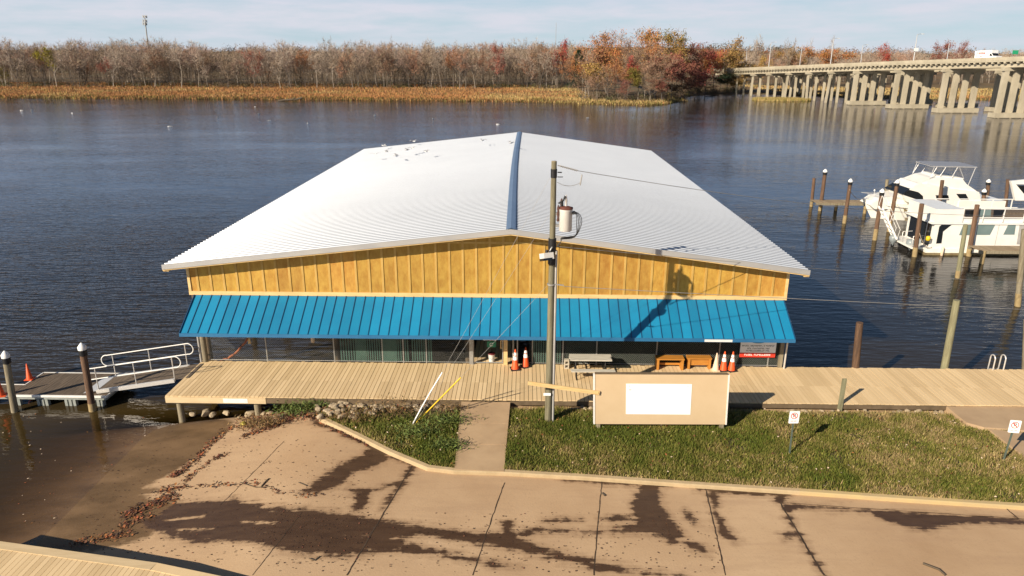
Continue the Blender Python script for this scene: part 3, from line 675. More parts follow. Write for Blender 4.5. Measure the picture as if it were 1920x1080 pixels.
for px in (505, 643, 775):
    x = PY(px, 630, 27.2)[0]; b = MB(); b.bb(x - .1, x + .1, 27.12, 27.24, 2.86, 3.0); b.lathe([(.05, 2.8), (.07, 2.84), (.07, 2.86)], (x, 27.18, 0), 8); b.build('ceiling_lamp', M['yellow'] if px == 505 else M['white'], t)

# walkway and slips inside
t = thing('inner_dock', 'timber walkway running back under the boathouse roof', 'dock', (-1.4, 28, D))
b = MB(); boards(b, -2.15, -.35, 27.8, 62, D - .02, pitch=.18); b.build('deck_boards', M['deck'], t)
for x in (-2.0, -.5):
    b = MB(); b.bb(x - .06, x + .06, 27.85, 62, D - .33, D - .07); b.build('joist', M['beamdark'], t)

# ------------------------------------------------------------------ fences
def fence(x0, x1, posts, label, slats, screen, loc):
    t = thing('chain_link_fence', label, 'fence', loc)
    y = 27.76; z0, z1 = D + .04, 3.0; b = MB()
    s = .085; Hh = z1 - z0; n = int((x1 - x0 + Hh) / s)
    for k in range(n):
        xa = x0 - Hh + k * s
        for dr in (1, -1):
            p0, p1 = xa, xa + Hh
            a, c = max(p0, x0), min(p1, x1)
            if c - a < .02: continue
            if dr > 0: pa, pb = (a, y, z0 + (a - p0)), (c, y, z0 + (c - p0))
            else: pa, pb = (a, y, z1 - (a - p0)), (c, y, z1 - (c - p0))
            b.tube(pa, pb, .003, n=3, caps=False)
    b.build('wire_mesh', M['meshwire'], t)
    for x in posts:
        b = MB(); b.tube((x, y + .03, D), (x, y + .03, 3.05), .032, n=8); b.build('post', M['steel'], t)
    b = MB(); b.tube((x0, y + .02, 2.95), (x1, y + .02, 2.95), .022, n=6); b.tube((x0, y + .02, D + .06), (x1, y + .02, D + .06), .018, n=6); b.build('rail', M['steel'], t)
    for i, (a, c, gap) in enumerate(slats):
        b = MB(); x = a
        while x < c:
            if random.random() > .06: b.bb(x, x + .05, y + .012, y + .02, z0, z1 - .05)
            x += gap
        b.build('slat_panel', M['slat'], t)
    for a, c in screen:
        b = MB(); b.bb(a, c, y + .05, y + .058, z0 + .02, 2.9); b.build('privacy_screen', M['screen'], t)
X_ = lambda px: PY(px, 680, 27.76)[0]
fence(-13.5, X_(882), [X_(p) for p in (502, 628, 718, 757, 800)], 'chain link fence with green slats, left of the gateway under the blue awning', [(X_(640), X_(668), .11), (X_(668), X_(688), .06), (X_(690), X_(718), .10), (X_(718), X_(745), .058), (X_(747), X_(812), .10)], [], (-7.5, 27.76, D))
fence(X_(992), X_(1462), [X_(p) for p in (998, 1055, 1118, 1230, 1347, 1440)], 'dark screened chain link fence right of the gateway, behind the picnic table', [(X_(1000), X_(1052), .10)], [(X_(1060), X_(1460))], (5.5, 27.76, D))
t = thing('gate', 'open gate frame of thin metal tube at the boathouse entrance', 'gate', (X_(918), 27.8, D))
b = MB(); xa, xb = X_(888), X_(943)
b.tube((xa, 27.8, D + .02), (xa, 27.8, 2.95), .025); b.tube((xb, 27.8, D + .02), (xb, 27.8, 2.95), .025); b.tube((xa, 27.8, D + .05), (xb, 27.8, D + .05), .022); b.tube((xa, 27.8, 2.35), (xb, 27.8, 2.35), .018); b.build('frame', M['steel'], t)
b = MB(); b.tube((X_(962), 27.84, D), (X_(962), 27.84, 2.95), .03); b.tube((X_(970), 27.84, D), (X_(970), 27.84, 2.95), .03); b.build('gate_post', M['steel'], t)

# ------------------------------------------------------------------ things on the boardwalk
def text_mesh(s, size, name, m, parent, loc, rot=(R(90), 0, 0), ext=.002):
    cu = bpy.data.curves.new('t', 'FONT'); cu.body = s; cu.size = size; cu.align_x = 'CENTER'; cu.align_y = 'CENTER'; cu.extrude = ext
    o = bpy.data.objects.new('t', cu); col.objects.link(o); dg = bpy.context.evaluated_depsgraph_get(); me = bpy.data.meshes.new_from_object(o.evaluated_get(dg))
    col.objects.unlink(o); bpy.data.objects.remove(o); me.materials.clear(); me.materials.append(m)
    ob = bpy.data.objects.new(name, me); col.objects.link(ob); ob.parent = parent
    ob.location = Vector(loc) - Vector(OFF[parent.name]); ob.rotation_euler = rot; OFF[ob.name] = tuple(loc); return ob
def make_cone(kind, label, h=.9):
    t = thing('traffic_cone', label, 'traffic cone')
    s = h / .9
    c = {'stripe': 'orange', 'plain': 'orange', 'cream': 'cream'}[kind]
    b = MB(); b.box((0, 0, .02 * s), (.40 * s, .40 * s, .04 * s)); b.build('base', M['black' if kind == 'stripe' else c], t)
    b = MB(); b.lathe([(.165 * s, .04 * s), (.155 * s, .06 * s), (.025 * s, .9 * s), (.012 * s, .905 * s)], n=16); b.build('cone_body', M[c], t)
    if kind == 'stripe':
        for z0, z1 in ((.44, .60), (.64, .76)):
            r = lambda z: .155 + (.025 - .155) * (z - .06) / .84 + .004
            b = MB(); b.lathe([(r(z0) * s, z0 * s), (r(z1) * s, z1 * s)], n=16); b.build('white_band', M['paper'], t)
    return t
def put(o, px, py, z, rz=0):
    p = P(px, py, z); o.location = tuple(p); o.rotation_euler = (0, 0, rz); return o
cs = make_cone('stripe', 'orange cone with white bands standing forward on the boardwalk beside the gateway post'); put(cs, 966, 692, D, .2)
def conecopy(o, label, px, py, z, rz, sc_=1):
    c = copy_tree(o); c['label'] = label; put(c, px, py, z, rz); c.scale = (sc_,) * 3; return c
conecopy(cs, 'orange cone with white bands close against the fence, right of the bucket gateway', 985.5, 687, D, .5, .98)
conecopy(cs, 'orange banded cone between the cream cone and another banded cone', 1356, 694, D, .1, .95)
conecopy(cs, 'orange banded cone at the right end of three cones, next to the banner', 1371.5, 694.5, D, .3, .95)
put(make_cone('cream', 'faded cream cone without bands at the left end of three cones', .78), 1341.5, 694, D, .2)
cp = make_cone('plain', 'small plain orange cone at the far corner of the floating dock', .72); put(cp, 56, 711, .48, .1)
conecopy(cp, 'plain red-orange cone at the left edge of the floating dock, cut by the frame', 2, 742, .48, .4, 1.2)

t = thing('picnic_table', 'weathered grey picnic table on the boardwalk behind the notice board', 'picnic table', P(1108, 686, D))
x0, x1 = PY(1068, 670, 27.0)[0], PY(1146, 670, 27.0)[0]
def planks(x0, x1, y0, y1, z, n, name, m, parent):
    b = MB(); wd = (y1 - y0) / n
    for i in range(n): b.bb(x0 + random.uniform(-.02, .02), x1 + random.uniform(-.05, .02), y0 + i * wd + .008, y0 + (i + 1) * wd, z - .04, z)
    return b.build(name, m, parent)
planks(x0, x1, 26.62, 27.26, D + .72, 4, 'table_top', M['tgrey'], t)
planks(x0 + .02, x1 + .1, 26.13, 26.38, D + .44, 2, 'bench', M['tgrey'], t)
planks(x0 + .02, x1 + .1, 27.45, 27.7, D + .44, 2, 'bench', M['tgrey'], t)
for x in (x0 + .25, x1 - .25):
    b = MB(); b.path([(x, 26.2, D + .40), (x, 26.22, D + .03), (x, 26.6, D + .02), (x, 26.9, D + .68)], .022); b.path([(x, 27.6, D + .40), (x, 27.6, D + .03), (x, 27.2, D + .02), (x, 26.98, D + .68)], .022)
    b.beam((x, 26.15, D + .38), (x, 27.65, D + .38), .04, .04); b.build('leg', M['dark'], t)
p = P(1062, 690, D)
b = MB(); z0 = D + .002
for dz in (0, .17, .34): b.bb(p[0] - .1, p[0] + .1, p[1] - .1, p[1] + .1, z0 + dz, z0 + dz + .05)
for dx in (-.1, .06): b.bb(p[0] + dx, p[0] + dx + .04, p[1] - .1, p[1] + .1, z0 + .05, z0 + .17); b.bb(p[0] + dx, p[0] + dx + .04, p[1] - .1, p[1] + .1, z0 + .22, z0 + .34)
b.bb(p[0] - .06, p[0] + .06, p[1] + .04, p[1] + .1, z0 + .05, z0 + .17); b.bb(p[0] - .06, p[0] + .06, p[1] + .04, p[1] + .1, z0 + .22, z0 + .34)
tag(b.build('cinder_block', M['cinder'], origin=(p[0], p[1], D)), 'pale hollow cinder block on end at the left of the picnic table', 'cinder block')
def bench(pxl, pxr, py, label, apron):
    a, c = P(pxl, py, D), P(pxr, py, D); y = (a[1] + c[1]) / 2; t = thing('wooden_bench', label, 'bench', ((a[0] + c[0]) / 2, y + .2, D))
    x0, x1 = a[0], c[0]
    b = MB(); b.bb(x0 - .02, x1 + .02, y - .02, y + .20, D + .46, D + .505); b.bb(x0 - .02, x1 + .02, y + .21, y + .42, D + .46, D + .505); b.build('seat', M['benchw'], t)
    for x in (x0 + .05, x1 - .05):
        b = MB(); b.bb(x - .045, x + .045, y, y + .40, D, D + .458); b.build('leg', M['benchw'], t)
    b = MB(); b.bb(x0 + .1, x1 - .1, y + (.06 if apron else .3), y + (.10 if apron else .34), D + (.16 if apron else .10), D + (.44 if apron else .2)); b.build('apron' if apron else 'stretcher', M['benchw'], t)
bench(1231, 1281, 694, 'low orange-stained wooden bench crossed by the pole shadow', False)
bench(1289, 1332, 692.5, 'orange-stained wooden bench with a deep front board, beside the cones', True)
p = P(922, 677, D); t = thing('bucket', 'white plastic bucket with a dark red lid in the gateway', 'bucket', p)
b = MB(); b.lathe([(.12, 0), (.14, .30), (.15, .31), (.15, .33)], tuple(p), 14); b.build('pail', M['white'], t)
b = MB(); b.lathe([(.155, .332), (.155, .375), (.10, .40)], tuple(p), 14); b.build('lid', M['maroon'], t)
b = MB(); b.path([p + np.array([-.15, 0, .29]), p + np.array([-.12, -.12, .2]), p + np.array([0, -.17, .15]), p + np.array([.12, -.12, .2]), p + np.array([.15, 0, .29])], .006); b.build('handle', M['steel'], t)
# signs hung in the gateway
q0, q1 = PY(906, 633, 27.7), PY(930, 638, 27.7)
t = thing('hanging_sign', 'pale pinkish sign board half hidden by the awning over the gateway', 'sign', (q0[0] / 2 + q1[0] / 2, 27.7, 2.4))
b = MB(); b.bb(q0[0], q1[0], 27.69, 27.71, q1[2], q1[2] + .45); b.build('panel', M['paper'], t)
b = MB(); b.bb(q0[0] + .06, q1[0] - .06, 27.684, 27.688, q1[2] + .14, q1[2] + .17); b.bb(q0[0] + .06, q1[0] - .06, 27.684, 27.688, q1[2] + .22, q1[2] + .26); b.build('lettering', M['maroon'], t)
q0, q1 = PY(913, 640, 27.85), PY(930, 651, 27.85)
t = thing('green_sign', 'small green sign with a white ring hung in the gateway', 'sign', ((q0[0] + q1[0]) / 2, 27.85, q1[2]))
b = MB(); b.bb(q0[0], q1[0], 27.84, 27.86, q1[2], q0[2]); b.build('panel', M['green'], t)
b = MB(); cx_, cz_ = (q0[0] + q1[0]) / 2, (q0[2] + q1[2]) / 2; b.path([(cx_ + .07 * math.cos(a), 27.832, cz_ + .07 * math.sin(a)) for a in np.linspace(.6, 5.7, 14)], .012); b.build('ring_mark', M['paper'], t)
q0, q1 = PY(938, 637, 27.9), PY(949, 653, 27.9)
t = thing('meter_box', 'ochre box on the post at the right of the gateway', 'box', ((q0[0] + q1[0]) / 2, 27.9, q1[2]))
b = MB(); b.bb(q0[0], q1[0], 27.84, 27.98, q1[2], q0[2]); b.build('housing', M['lumber'], t)
b = MB(); b.bb(q0[0] + .04, q1[0] - .04, 27.83, 27.838, q1[2] + .05, q0[2] - .05); b.build('door', M['beamdark'], t)
# banner at the right end
BY = 27.66; q0, q1, q2 = PY(1387, 640, BY), PY(1458, 640, BY), PY(1386, 669.5, BY)
t = thing('banner', 'white banner with a red foot strip at the right end of the fence', 'banner', ((q0[0] + q1[0]) / 2, BY, q2[2]))
bx0, bx1, bz0, bz1 = q2[0], q1[0] - .03, q2[2], q0[2] + .45
zr = PY(1386, 661, BY)[2]
b = MB(); b.bb(bx0, bx1, BY, BY + .012, bz0, bz1); b.build('cloth', M['paper'], t)
b = MB(); b.bb(bx0, bx1, BY - .006, BY - .002, bz0, zr); b.build('red_strip', M['red'], t)
def rowmarks(b, words, y, z, h, x0, x1):
    tot = sum(words) + .8 * (len(words) - 1); u = (x1 - x0) / tot; x = x0
    for w_ in words:
        for i in range(int(w_)):
            k = random.choice((0, 1, 2)); xx = x + i * u
            b.bb(xx + .1 * u, xx + .32 * u, y - .004, y, z - h / 2, z + h / 2)
            if k != 1: b.bb(xx + .33 * u, xx + .85 * u, y - .004, y, z + h * .22, z + h / 2)
            if k != 2: b.bb(xx + .33 * u, xx + .85 * u, y - .004, y, z - h * .5, z - h * .25)
        x += (w_ + .8) * u
mk = MB(); W_ = bx1 - bx0
rowmarks(mk, [6, 10, 1, 7], BY - .002, PY(1386, 648, BY)[2], .055, bx0 + .05 * W_, bx1 - .05 * W_)
rowmarks(mk, [3, 9, 3], BY - .002, PY(1386, 653, BY)[2], .055, bx0 + .2 * W_, bx1 - .17 * W_)
rowmarks(mk, [14, 3], BY - .002, PY(1386, 657.3, BY)[2], .055, bx0 + .17 * W_, bx1 - .17 * W_)
mk.build('lettering', M['black'], t)
mk = MB(); rowmarks(mk, [5, 10], BY - .008, (bz0 + zr) / 2 + .01, .07, bx0 + .13 * W_, bx1 - .13 * W_); mk.build('strip_lettering', M['paper'], t)
zc = PY(1386, 637, BY)[2]; cxb = (bx0 + bx1) / 2 - .02
for r_, m_, yy in ((.40, 'black', BY - .004), (.30, 'maroon', BY - .007)):
    b = MB(); b.extrude([(cxb + r_ * math.cos(a), yy, zc + .38 * r_ * math.sin(a)) for a in np.linspace(0, 2 * math.pi, 28, endpoint=False)], (0, .003, 0)); b.build('oval_emblem', M[m_], t, recalc=True)
# orange boom hung from the awning
a, c = PY(413, 678, 27.9), PY(465, 634, 27.9)
pts = [a + (c - a) * k / 8 + np.array([0, .05 * math.sin(k * 1.3), -.18 * math.sin(math.pi * k / 8) + .03 * math.sin(k * 2.4)]) for k in range(9)]
t = thing('hose', 'sagging rusty orange hose hung from the awning at the left end', 'hose', a)
b = MB(); b.path(pts, .05, 8); b.build('tube', M['boom'], t)
b = MB()
for k in (2, 4, 6): b.tube(pts[k] - np.array([.03, 0, .02]), pts[k] + np.array([.03, 0, .02]), .062)
b.build('collar', M['rustlid'], t)
b = MB(); b.beam(c + np.array([0, 0, .3]), c + np.array([.05, 0, -.25]), .1, .06); b.build('hanger', M['trim'], t)
a, c = PY(583, 628, 28.3), PY(587, 643, 28.3)
b = MB(); b.lathe([(.02, .0), (.09, .05), (.09, .5), (.02, .56)], (c[0], 28.3, c[2]), 10); b.tube((c[0], 28.3, c[2] + .5), (c[0], 28.3, 3.4), .012)
tag(b.build('fender', M['cream'], origin=(c[0], 28.3, c[2])), 'pale boat fender hanging inside under the awning', 'fender')
# ladder at the right
t = thing('dock_ladder', 'white tubular ladder handrails at the back edge of the boardwalk', 'ladder', P(1866, 690, D))
for px in (1856, 1875.5):
    a = P(px, 690, D); b = MB(); h = .62
    pts = [a + np.array([0, -.2, 0]), a + np.array([0, -.2, h - .15])] + [a + np.array([0, -.05 - .15 * math.cos(k), h - .15 + .15 * math.sin(k)]) for k in np.linspace(.3, math.pi - .3, 6)] + [a + np.array([0, .1, h - .15]), a + np.array([0, .12, -1.8])]
    b.path(pts, .028, 8); b.build('handrail', M['alu'], t)
a, c = P(1856, 690, D), P(1875.5, 690, D)
for k in range(5):
    b = MB(); b.tube((a[0], a[1] + .12, D - .1 - .3 * k), (c[0], c[1] + .12, D - .1 - .3 * k), .02); b.build('rung', M['alu'], t)
p = P(1570, 751, D); b = MB(); b.box((p[0], 24.42, D + .18), (.17, .05, 1.75)); 
tag(b.build('post', M['pilegreen'], origin=(p[0], 24.42, D)), 'short square grey-green post at the front edge of the boardwalk', 'post')

# ------------------------------------------------------------------ notice board
t = thing('notice_board', 'large plywood board on two posts in the grass with a blank white sheet', 'notice board', (4.85, 22.8, 1.0))
NB = 22.66; A_, B_, C_, D_ = PY(1114, 702, NB), PY(1367, 703, NB), PY(1361, 796, NB), PY(1114, 795, NB)
b = MB(); b.extrude([D_, C_, B_, A_], (0, .03, 0)); b.build('panel', M['ply2'], t, recalc=True)
for (u, v_) in ((A_, D_), (B_, C_)):
    b = MB(); b.beam(Vector(u) + Vector((0, .05, 0)), Vector(v_) + Vector((0, .05, 0)), .05, .135, up=(0, 1, 0)); b.build('edge_board', M['white'], t)
b = MB(); b.beam(Vector(A_) + Vector((.03, .06, .02)), Vector(B_) + Vector((-.03, .06, .02)), .12, .035); b.build('top_board', M['beamdark'], t)
p4 = [PY(x, y, NB - .012) for x, y in [(1173.5, 776.5), (1294.5, 777.5), (1297.5, 720.5), (1174, 719.5)]]
b = MB(); b.extrude(p4, (0, .008, 0)); sh = b.build('white_sheet', M['paper'], t, recalc=True)
b = MB()
for px in (1180, 1290): q = PY(px, 724, NB - .016); b.tube(q, q + np.array([0, .01, 0]), .018, n=8)
q = PY(1181, 731, NB - .016); b.extrude([q + np.array([-.03, 0, -.02]), q + np.array([.06, 0, -.008]), q + np.array([.05, 0, .014]), q + np.array([-.03, 0, .016])], (0, .004, 0))
b.build('print_mark', M['conduit'], sh, recalc=True)
for px in (1121, 1352):
    q = PY(px, 803, NB + .1); b = MB(); b.bb(q[0] - .07, q[0] + .07, NB + .035, NB + .17, .6, A_[2] - .05); b.build('post', M['pilegrey'], t)
b = MB()
for z in (1.6, 2.6): b.bb(D_[0] + .1, C_[0] - .1, NB + .035, NB + .075, z, z + .09)
b.build('brace', M['beamdark'], t)
a, c = PY(990, 718, NB - .05), PY(1124, 737, NB - .05)
b = MB(); b.beam(a, c, .045, .14); b.tube(c + np.array([-.06, -.045, .03]), c + np.array([-.06, -.02, .03]), .02)
tag(b.build('plank', M['lumber'], origin=tuple((a + c) / 2)), 'pale plank bridging from the notice board across the utility pole', 'plank')

# ------------------------------------------------------------------ utility pole
PB = P(1028, 790, .98); px0, py0 = PB[0] + .0, PB[1]
TOP = PY(1039, 303, py0); 
t = thing('utility_pole', 'tall weathered wooden utility pole with a white transformer', 'utility pole', (px0, py0, .95))
def on_pole(z): k = (z - .95) / (TOP[2] - .95); return np.array([px0 + (TOP[0] - px0) * k, py0, z])
def polez(py): return PY(1034, py, py0)[2]
b = MB(); b.tube(on_pole(.5), on_pole(TOP[2]), .138, .088, 16); b.build('shaft', M['pole'], t)
b = MB(); b.lathe([(.09, 0), (.08, .02), (.0, .025)], tuple(on_pole(TOP[2])), 14); b.build('pole_top', M['pilegrey'], t)
b = MB(); z1 = polez(470)
pts = [on_pole(z) + np.array([.135 - .03 * (z - .95) / 9 + .03, -.05, 0]) for z in np.linspace(.7, z1, 10)]; b.path(pts, .04, 8)
b.path([q + np.array([.02, .09, 0]) for q in pts], .028, 8); b.build('conduit', M['conduit'], t)
# transformer
ct = PY(1060, 432, py0); cz0, cz1 = PY(1060, 432, py0)[2], PY(1060, 391, py0)[2]; cxt = PY(1060.5, 410, py0)[0]; ctr = (cxt, py0 - .05, cz0)
hT = cz1 - cz0
b = MB(); b.lathe([(.19, 0), (.215, .02), (.215, hT * .9), (.225, hT * .92), (.225, hT)], ctr, 20); tk = b.build('transformer_tank', M['transformer'], t)
b = MB(); b.lathe([(.235, hT), (.235, hT + .05), (.10, hT + .09)], ctr, 20); b.build('lid', M['rustlid'], tk)
for dx, dy, m_, hh in ((-.15, .02, 'ceramic', .3), (.0, .05, 'alu', .42)):
    b = MB(); q = Vector(ctr) + Vector((dx, dy, hT + .04)); b.lathe([(.05, 0), (.06, .04), (.035, .07), (.055, .11), (.03, .15), (.05, .19), (.02, hh)], tuple(q), 10); b.build('bushing', M[m_], tk)
b = MB()
for k in range(3): b.tube(Vector(ctr) + Vector((.2, -.12 + .1 * k, hT * .82)), Vector(ctr) + Vector((.30, -.13 + .1 * k, hT * .85)), .035, n=8)
b.build('terminal', M['dark'], tk)
b = MB(); zc_ = (cz0 + cz1) / 2
for dz in (-.2, .2): b.bb(px0 + .1, cxt - .15, py0 - .08, py0 + .05, zc_ + dz - .05, zc_ + dz + .05)
b.build('bracket', M['steel'], t)
b = MB()
for k in range(4):
    s0 = Vector(ctr) + Vector((.30, -.13 + .08 * k, hT * .85)); e = Vector(on_pole(cz0 - .55)) + Vector((.17, -.1, .02 * k))
    pts = [s0, s0 + Vector((.05 + .045 * k, 0, -.12)), s0 + Vector((.06 + .06 * k, 0, -.42)), s0 + Vector((.03, 0, -.75 - .04 * k)), Vector((cxt - .12, py0 - .1, cz0 - .22 - .02 * k)), Vector((px0 + .3, py0 - .1, cz0 - .35)), e]
    fine = []
    for i in range(len(pts) - 1):
        for s_ in range(4):
            u = s_ / 4; p_1 = pts[max(i - 1, 0)]; p0 = pts[i]; p1 = pts[i + 1]; p2 = pts[min(i + 2, len(pts) - 1)]
            fine.append(.5 * ((2 * p0) + (p1 - p_1) * u + (2 * p_1 - 5 * p0 + 4 * p1 - p2) * u * u + (3 * p0 - p_1 - 3 * p1 + p2) * u ** 3))
    b.path(fine + [pts[-1]], .012, 6)
b.build('cable_loop', M['dwire'], t)
# fuse cutout and arrester beside the pole above the transformer
b = MB(); q = on_pole(polez(378)) + np.array([.17, -.05, 0]); b.path([q + np.array([0, 0, -.05]), q + np.array([.16, 0, .05]), q + np.array([.22, 0, .2])], .03, 8); b.tube(q + np.array([.12, 0, -.2]), q + np.array([.12, 0, .05]), .045, n=8); b.build('fuse_cutout', M['dark'], t)
b = MB(); q = on_pole(polez(395)) + np.array([.17, -.08, 0]); b.lathe([(.03, -.35), (.05, -.3), (.03, -.2), (.05, -.1), (.03, 0), (.05, .1), (.02, .2)], tuple(q), 8); b.build('insulator', M['ceramic'], t)
# street light head lower on the pole
q = PY(1026, 480, py0 - .25); zl = q[2]
b = MB(); b.box((q[0] - .02, py0 - .28, zl), (.36, .36, .22), M=Matrix.Rotation(R(25), 3, 'Z') @ Matrix.Rotation(R(-18), 3, 'X')); lh = b.build('floodlight', M['transformer'], t)
b = MB(); b.box((q[0] - .04, py0 - .36, zl - .09), (.34, .30, .08), M=Matrix.Rotation(R(25), 3, 'Z') @ Matrix.Rotation(R(-18), 3, 'X')); b.build('lens', M['glass'], lh)
b = MB(); b.lathe([(.045, 0), (.055, .05), (.03, .11)], (q[0] - .02, py0 - .28, zl + .11), 10); b.build('photocell', M['dark'], lh)
b = MB(); b.path([(q[0] + .05, py0 - .15, zl + .05), (px0 - .05, py0 - .2, zl + .22), (px0, py0 - .14, zl + .28)], .025, 8); b.build('light_arm', M['steel'], t)
for za_, zb_ in ((.1, .55), (-.35, -.15)):
    b = MB(); b.tube(on_pole(zl + za_), on_pole(zl + zb_), .135, n=14); b.build('dark_band', M['dark'], t)
q = on_pole(polez(533)); b = MB(); b.tube(q + np.array([0, 0, -.02]), q + np.array([0, 0, .03]), .145, n=14); b.beam(q + np.array([.12, -.1, .03]), q + np.array([.42, -.1, .0]), .03, .04); b.build('clevis', M['steel'], t)
q = on_pole(polez(736)); b = MB(); b.box((q[0] - .07, py0 - .15, q[2]), (.26, .012, .10)); b.build('number_plate', M['paper'], t)
q = on_pole(polez(326)); b = MB(); b.tube(q + np.array([0, 0, -.12]), q + np.array([0, 0, .16]), .105, n=14); b.tube(q + np.array([.12, 0, .05]), q + np.array([.26, 0, .05]), .02); b.tube(q + np.array([.12, 0, -.1]), q + np.array([.3, 0, -.1]), .015); b.build('hardware_band', M['dark'], t)
def catenary(a, b, sag, n=24):
    a, b = np.array(a, float), np.array(b, float); return [a + (b - a) * k / n - np.array([0, 0, sag * 4 * (k / n) * (1 - k / n)]) for k in range(n + 1)]
def wire(name, label, pts, r, m, cat='wire'):
    b = MB(); b.path(pts, r, 5); return tag(b.build(name, m, origin=tuple(pts[0])), label, cat)
# dead-end insulator and primary line running off to the right
t = thing('power_line', 'uppermost thin power line running from the pole top to the right', 'power line', on_pole(TOP[2] - .15))
e0 = on_pole(TOP[2] - .12) + np.array([.12, 0, 0]); e1 = PY(1083, 320, py0 + .25); far = PY(1960, 402, 44.0)
b = MB(); b.tube(e0, e1, .018, n=6)
for k in np.linspace(.15, .95, 9): q = e0 + (e1 - e0) * k; b.tube(q - (e1 - e0) * .01, q + (e1 - e0) * .01, .035, n=8)
b.build('insulator', M['conduit'], t)
b = MB(); b.path(catenary(e1, far, .55, 40), .011, 5); b.build('line', M['wire'], t)
jb = PY(1089, 342, py0 + .25); b = MB(); b.path(catenary(e0 - np.array([0, 0, .55]), jb, .12, 10), .009, 5); b.tube(jb + np.array([-.02, 0, -.1]), jb + np.array([.03, 0, .26]), .022); b.build('jumper', M['wire'], t)
s0 = on_pole(polez(462)) + np.array([.15, 0, 0])
wire('service_wire', 'middle wire skimming below the right rake of the roof from the pole', catenary(s0, PY(1990, 535, 40), .1, 40), .010, M['wire'], 'power line')
s1 = on_pole(polez(535)) + np.array([.42, -.1, 0]); s2 = PY(1075, 538, py0 + .1)
wire('service_cable', 'lowest dark cable crossing the plywood gable to the right', [s1] + catenary(s2, PY(1990, 583, 33), .04, 40), .011, M['conduit'], 'power line')
# guys and their sleeves
g1, g2 = P(773, 797, 1.0), P(780, 793, 1.0)
wire('guy_wire', 'guy wire rising from the white sleeve to the pole top', catenary(g1, on_pole(polez(333)) + np.array([-.13, -.03, 0]), .05, 12), .0045, M['wire'])
wire('guy_wire', 'guy wire from the white sleeve to the pole below its top, the middle of three', catenary(g1 + np.array([.05, .03, 0]), on_pole(polez(404)) + np.array([-.14, -.03, 0]), .05, 12), .0045, M['wire'])
wire('guy_wire', 'guy wire rising from the yellow sleeve to the pole at awning height', catenary(g2, on_pole(polez(536)) + np.array([-.16, -.03, 0]), .05, 12), .0045, M['wire'])
def sleeve(g, tgt, l, m, label, bend):
    d = np.array(tgt) - g; d /= np.linalg.norm(d); b = MB()
    b.path([g + d * l * k / 8 + np.array([bend * math.sin(math.pi * k / 8), 0, -abs(bend) * math.sin(math.pi * k / 8)]) for k in range(9)], .025, 8)
    tag(b.build('guy_marker', m, origin=tuple(g)), label, 'guy marker')
sleeve(g1, on_pole(polez(333)), 2.35, M['paper'], 'white plastic sleeve bowed over the guy wire in the grass', -.06)
sleeve(g2, on_pole(polez(536)), 2.45, M['yellow'], 'straight yellow plastic sleeve on the guy wire in the grass', .0)

# ------------------------------------------------------------------ no-parking signs
def psign(base, top, label, tilt, yaw_):
    b0 = P(*base, .98); y = b0[1]; tp = PY(top[0], top[1], y); zt = tp[2]
    t = thing('parking_sign', label, 'sign', b0); t.rotation_euler = (0, 0, yaw_)
    h = zt - b0[2]; o = Vector((0, 0, 0)); OFF[t.name] = (0, 0, 0)
    lean = tilt
    f_ = lambda z, dx=0, dy=0: (dx + lean * z, dy, z)
    b = MB(); b.beam(f_(-.15), f_(h - .03), .05, .03); b.build('post', M['signpost'], t)
    b = MB(); hw, hh = .17, .225; cz = h - hh; pts = []
    for k in range(4):
        sx, sz = ((1, 1), (-1, 1), (-1, -1), (1, -1))[k]
        for a in np.linspace(k * math.pi / 2, (k + 1) * math.pi / 2, 4): pts.append((sx * (hw - .03) + .03 * math.cos(a) + lean * cz, -.032, cz + sz * (hh - .03) + .03 * math.sin(a)))
    b.extrude(pts, (0, .006, 0)); pl = b.build('plate', M['paper'], t, recalc=True)
    cc = (lean * cz, -.036, cz + .055)
    b = MB(); n = 24
    for r0, r1 in ((.095, .118),):
        vs = [(cc[0] + r * math.cos(2 * math.pi * i / n), -.0345, cc[2] + r * math.sin(2 * math.pi * i / n)) for r in (r0, r1) for i in range(n)]
        b.add(vs, [(i, n + i, n + (i + 1) % n, (i + 1) % n) for i in range(n)])
    d = .075; b.add([(cc[0] - d - .01, -.0375, cc[2] + d - .01), (cc[0] - d + .01, -.0375, cc[2] + d + .01), (cc[0] + d + .01, -.0375, cc[2] - d + .01), (cc[0] + d - .01, -.0375, cc[2] - d - .01)], [(0, 3, 2, 1)]); b.build('red_ring', M['red'], pl, recalc=False)
    text_mesh('P', .19, 'letter', M['black'], pl, (cc[0], -.0355, cc[2]), ext=.0008)
    b = MB(); random.seed(5); rowmarks(b, [3, 4], -.034, cz - .14, .03, lean * cz - .10, lean * cz + .10); b.build('lettering', M['red'], pl)
psign((1480, 852), (1479.5, 770), 'white no-parking sign on a green post in the middle of the grass', -.02, .05)
psign((1880, 867), (1892, 787), 'white no-parking sign leaning right near the concrete pad', .055, -.15)

# ------------------------------------------------------------------ floating dock, gangway and near dock at the left
t = thing('floating_dock', 'grey plank floating dock with white rub rail and stub floats', 'floating dock', (-19, 26.8, 0))
FZ = .46
b = MB(); 
for (x0, x1, y0, y1) in ((-20.95, -17.0, 25.84, 27.95), (-32, -20.97, 25.84, 26.75)):
    x = x0
    while x < x1 - .02: b.bb(x, min(x + .13, x1), y0, y1, FZ - .03 + random.uniform(-.003, .003), FZ); x += .14
b.build('deck_boards', M['fdark'], t)
for (p_, q_) in (((-32, 25.81), (-17.0, 25.81)), ((-20.98, 26.76), (-20.98, 27.97)), ((-20.98, 27.98), (-17.0, 27.98)), ((-32, 26.78), (-20.98, 26.78)), ((-16.98, 25.82), (-16.98, 27.98))):
    b = MB(); b.beam((p_[0], p_[1], FZ - .03), (q_[0], q_[1], FZ - .03), .05, .09); b.build('rub_rail', M['white'], t)
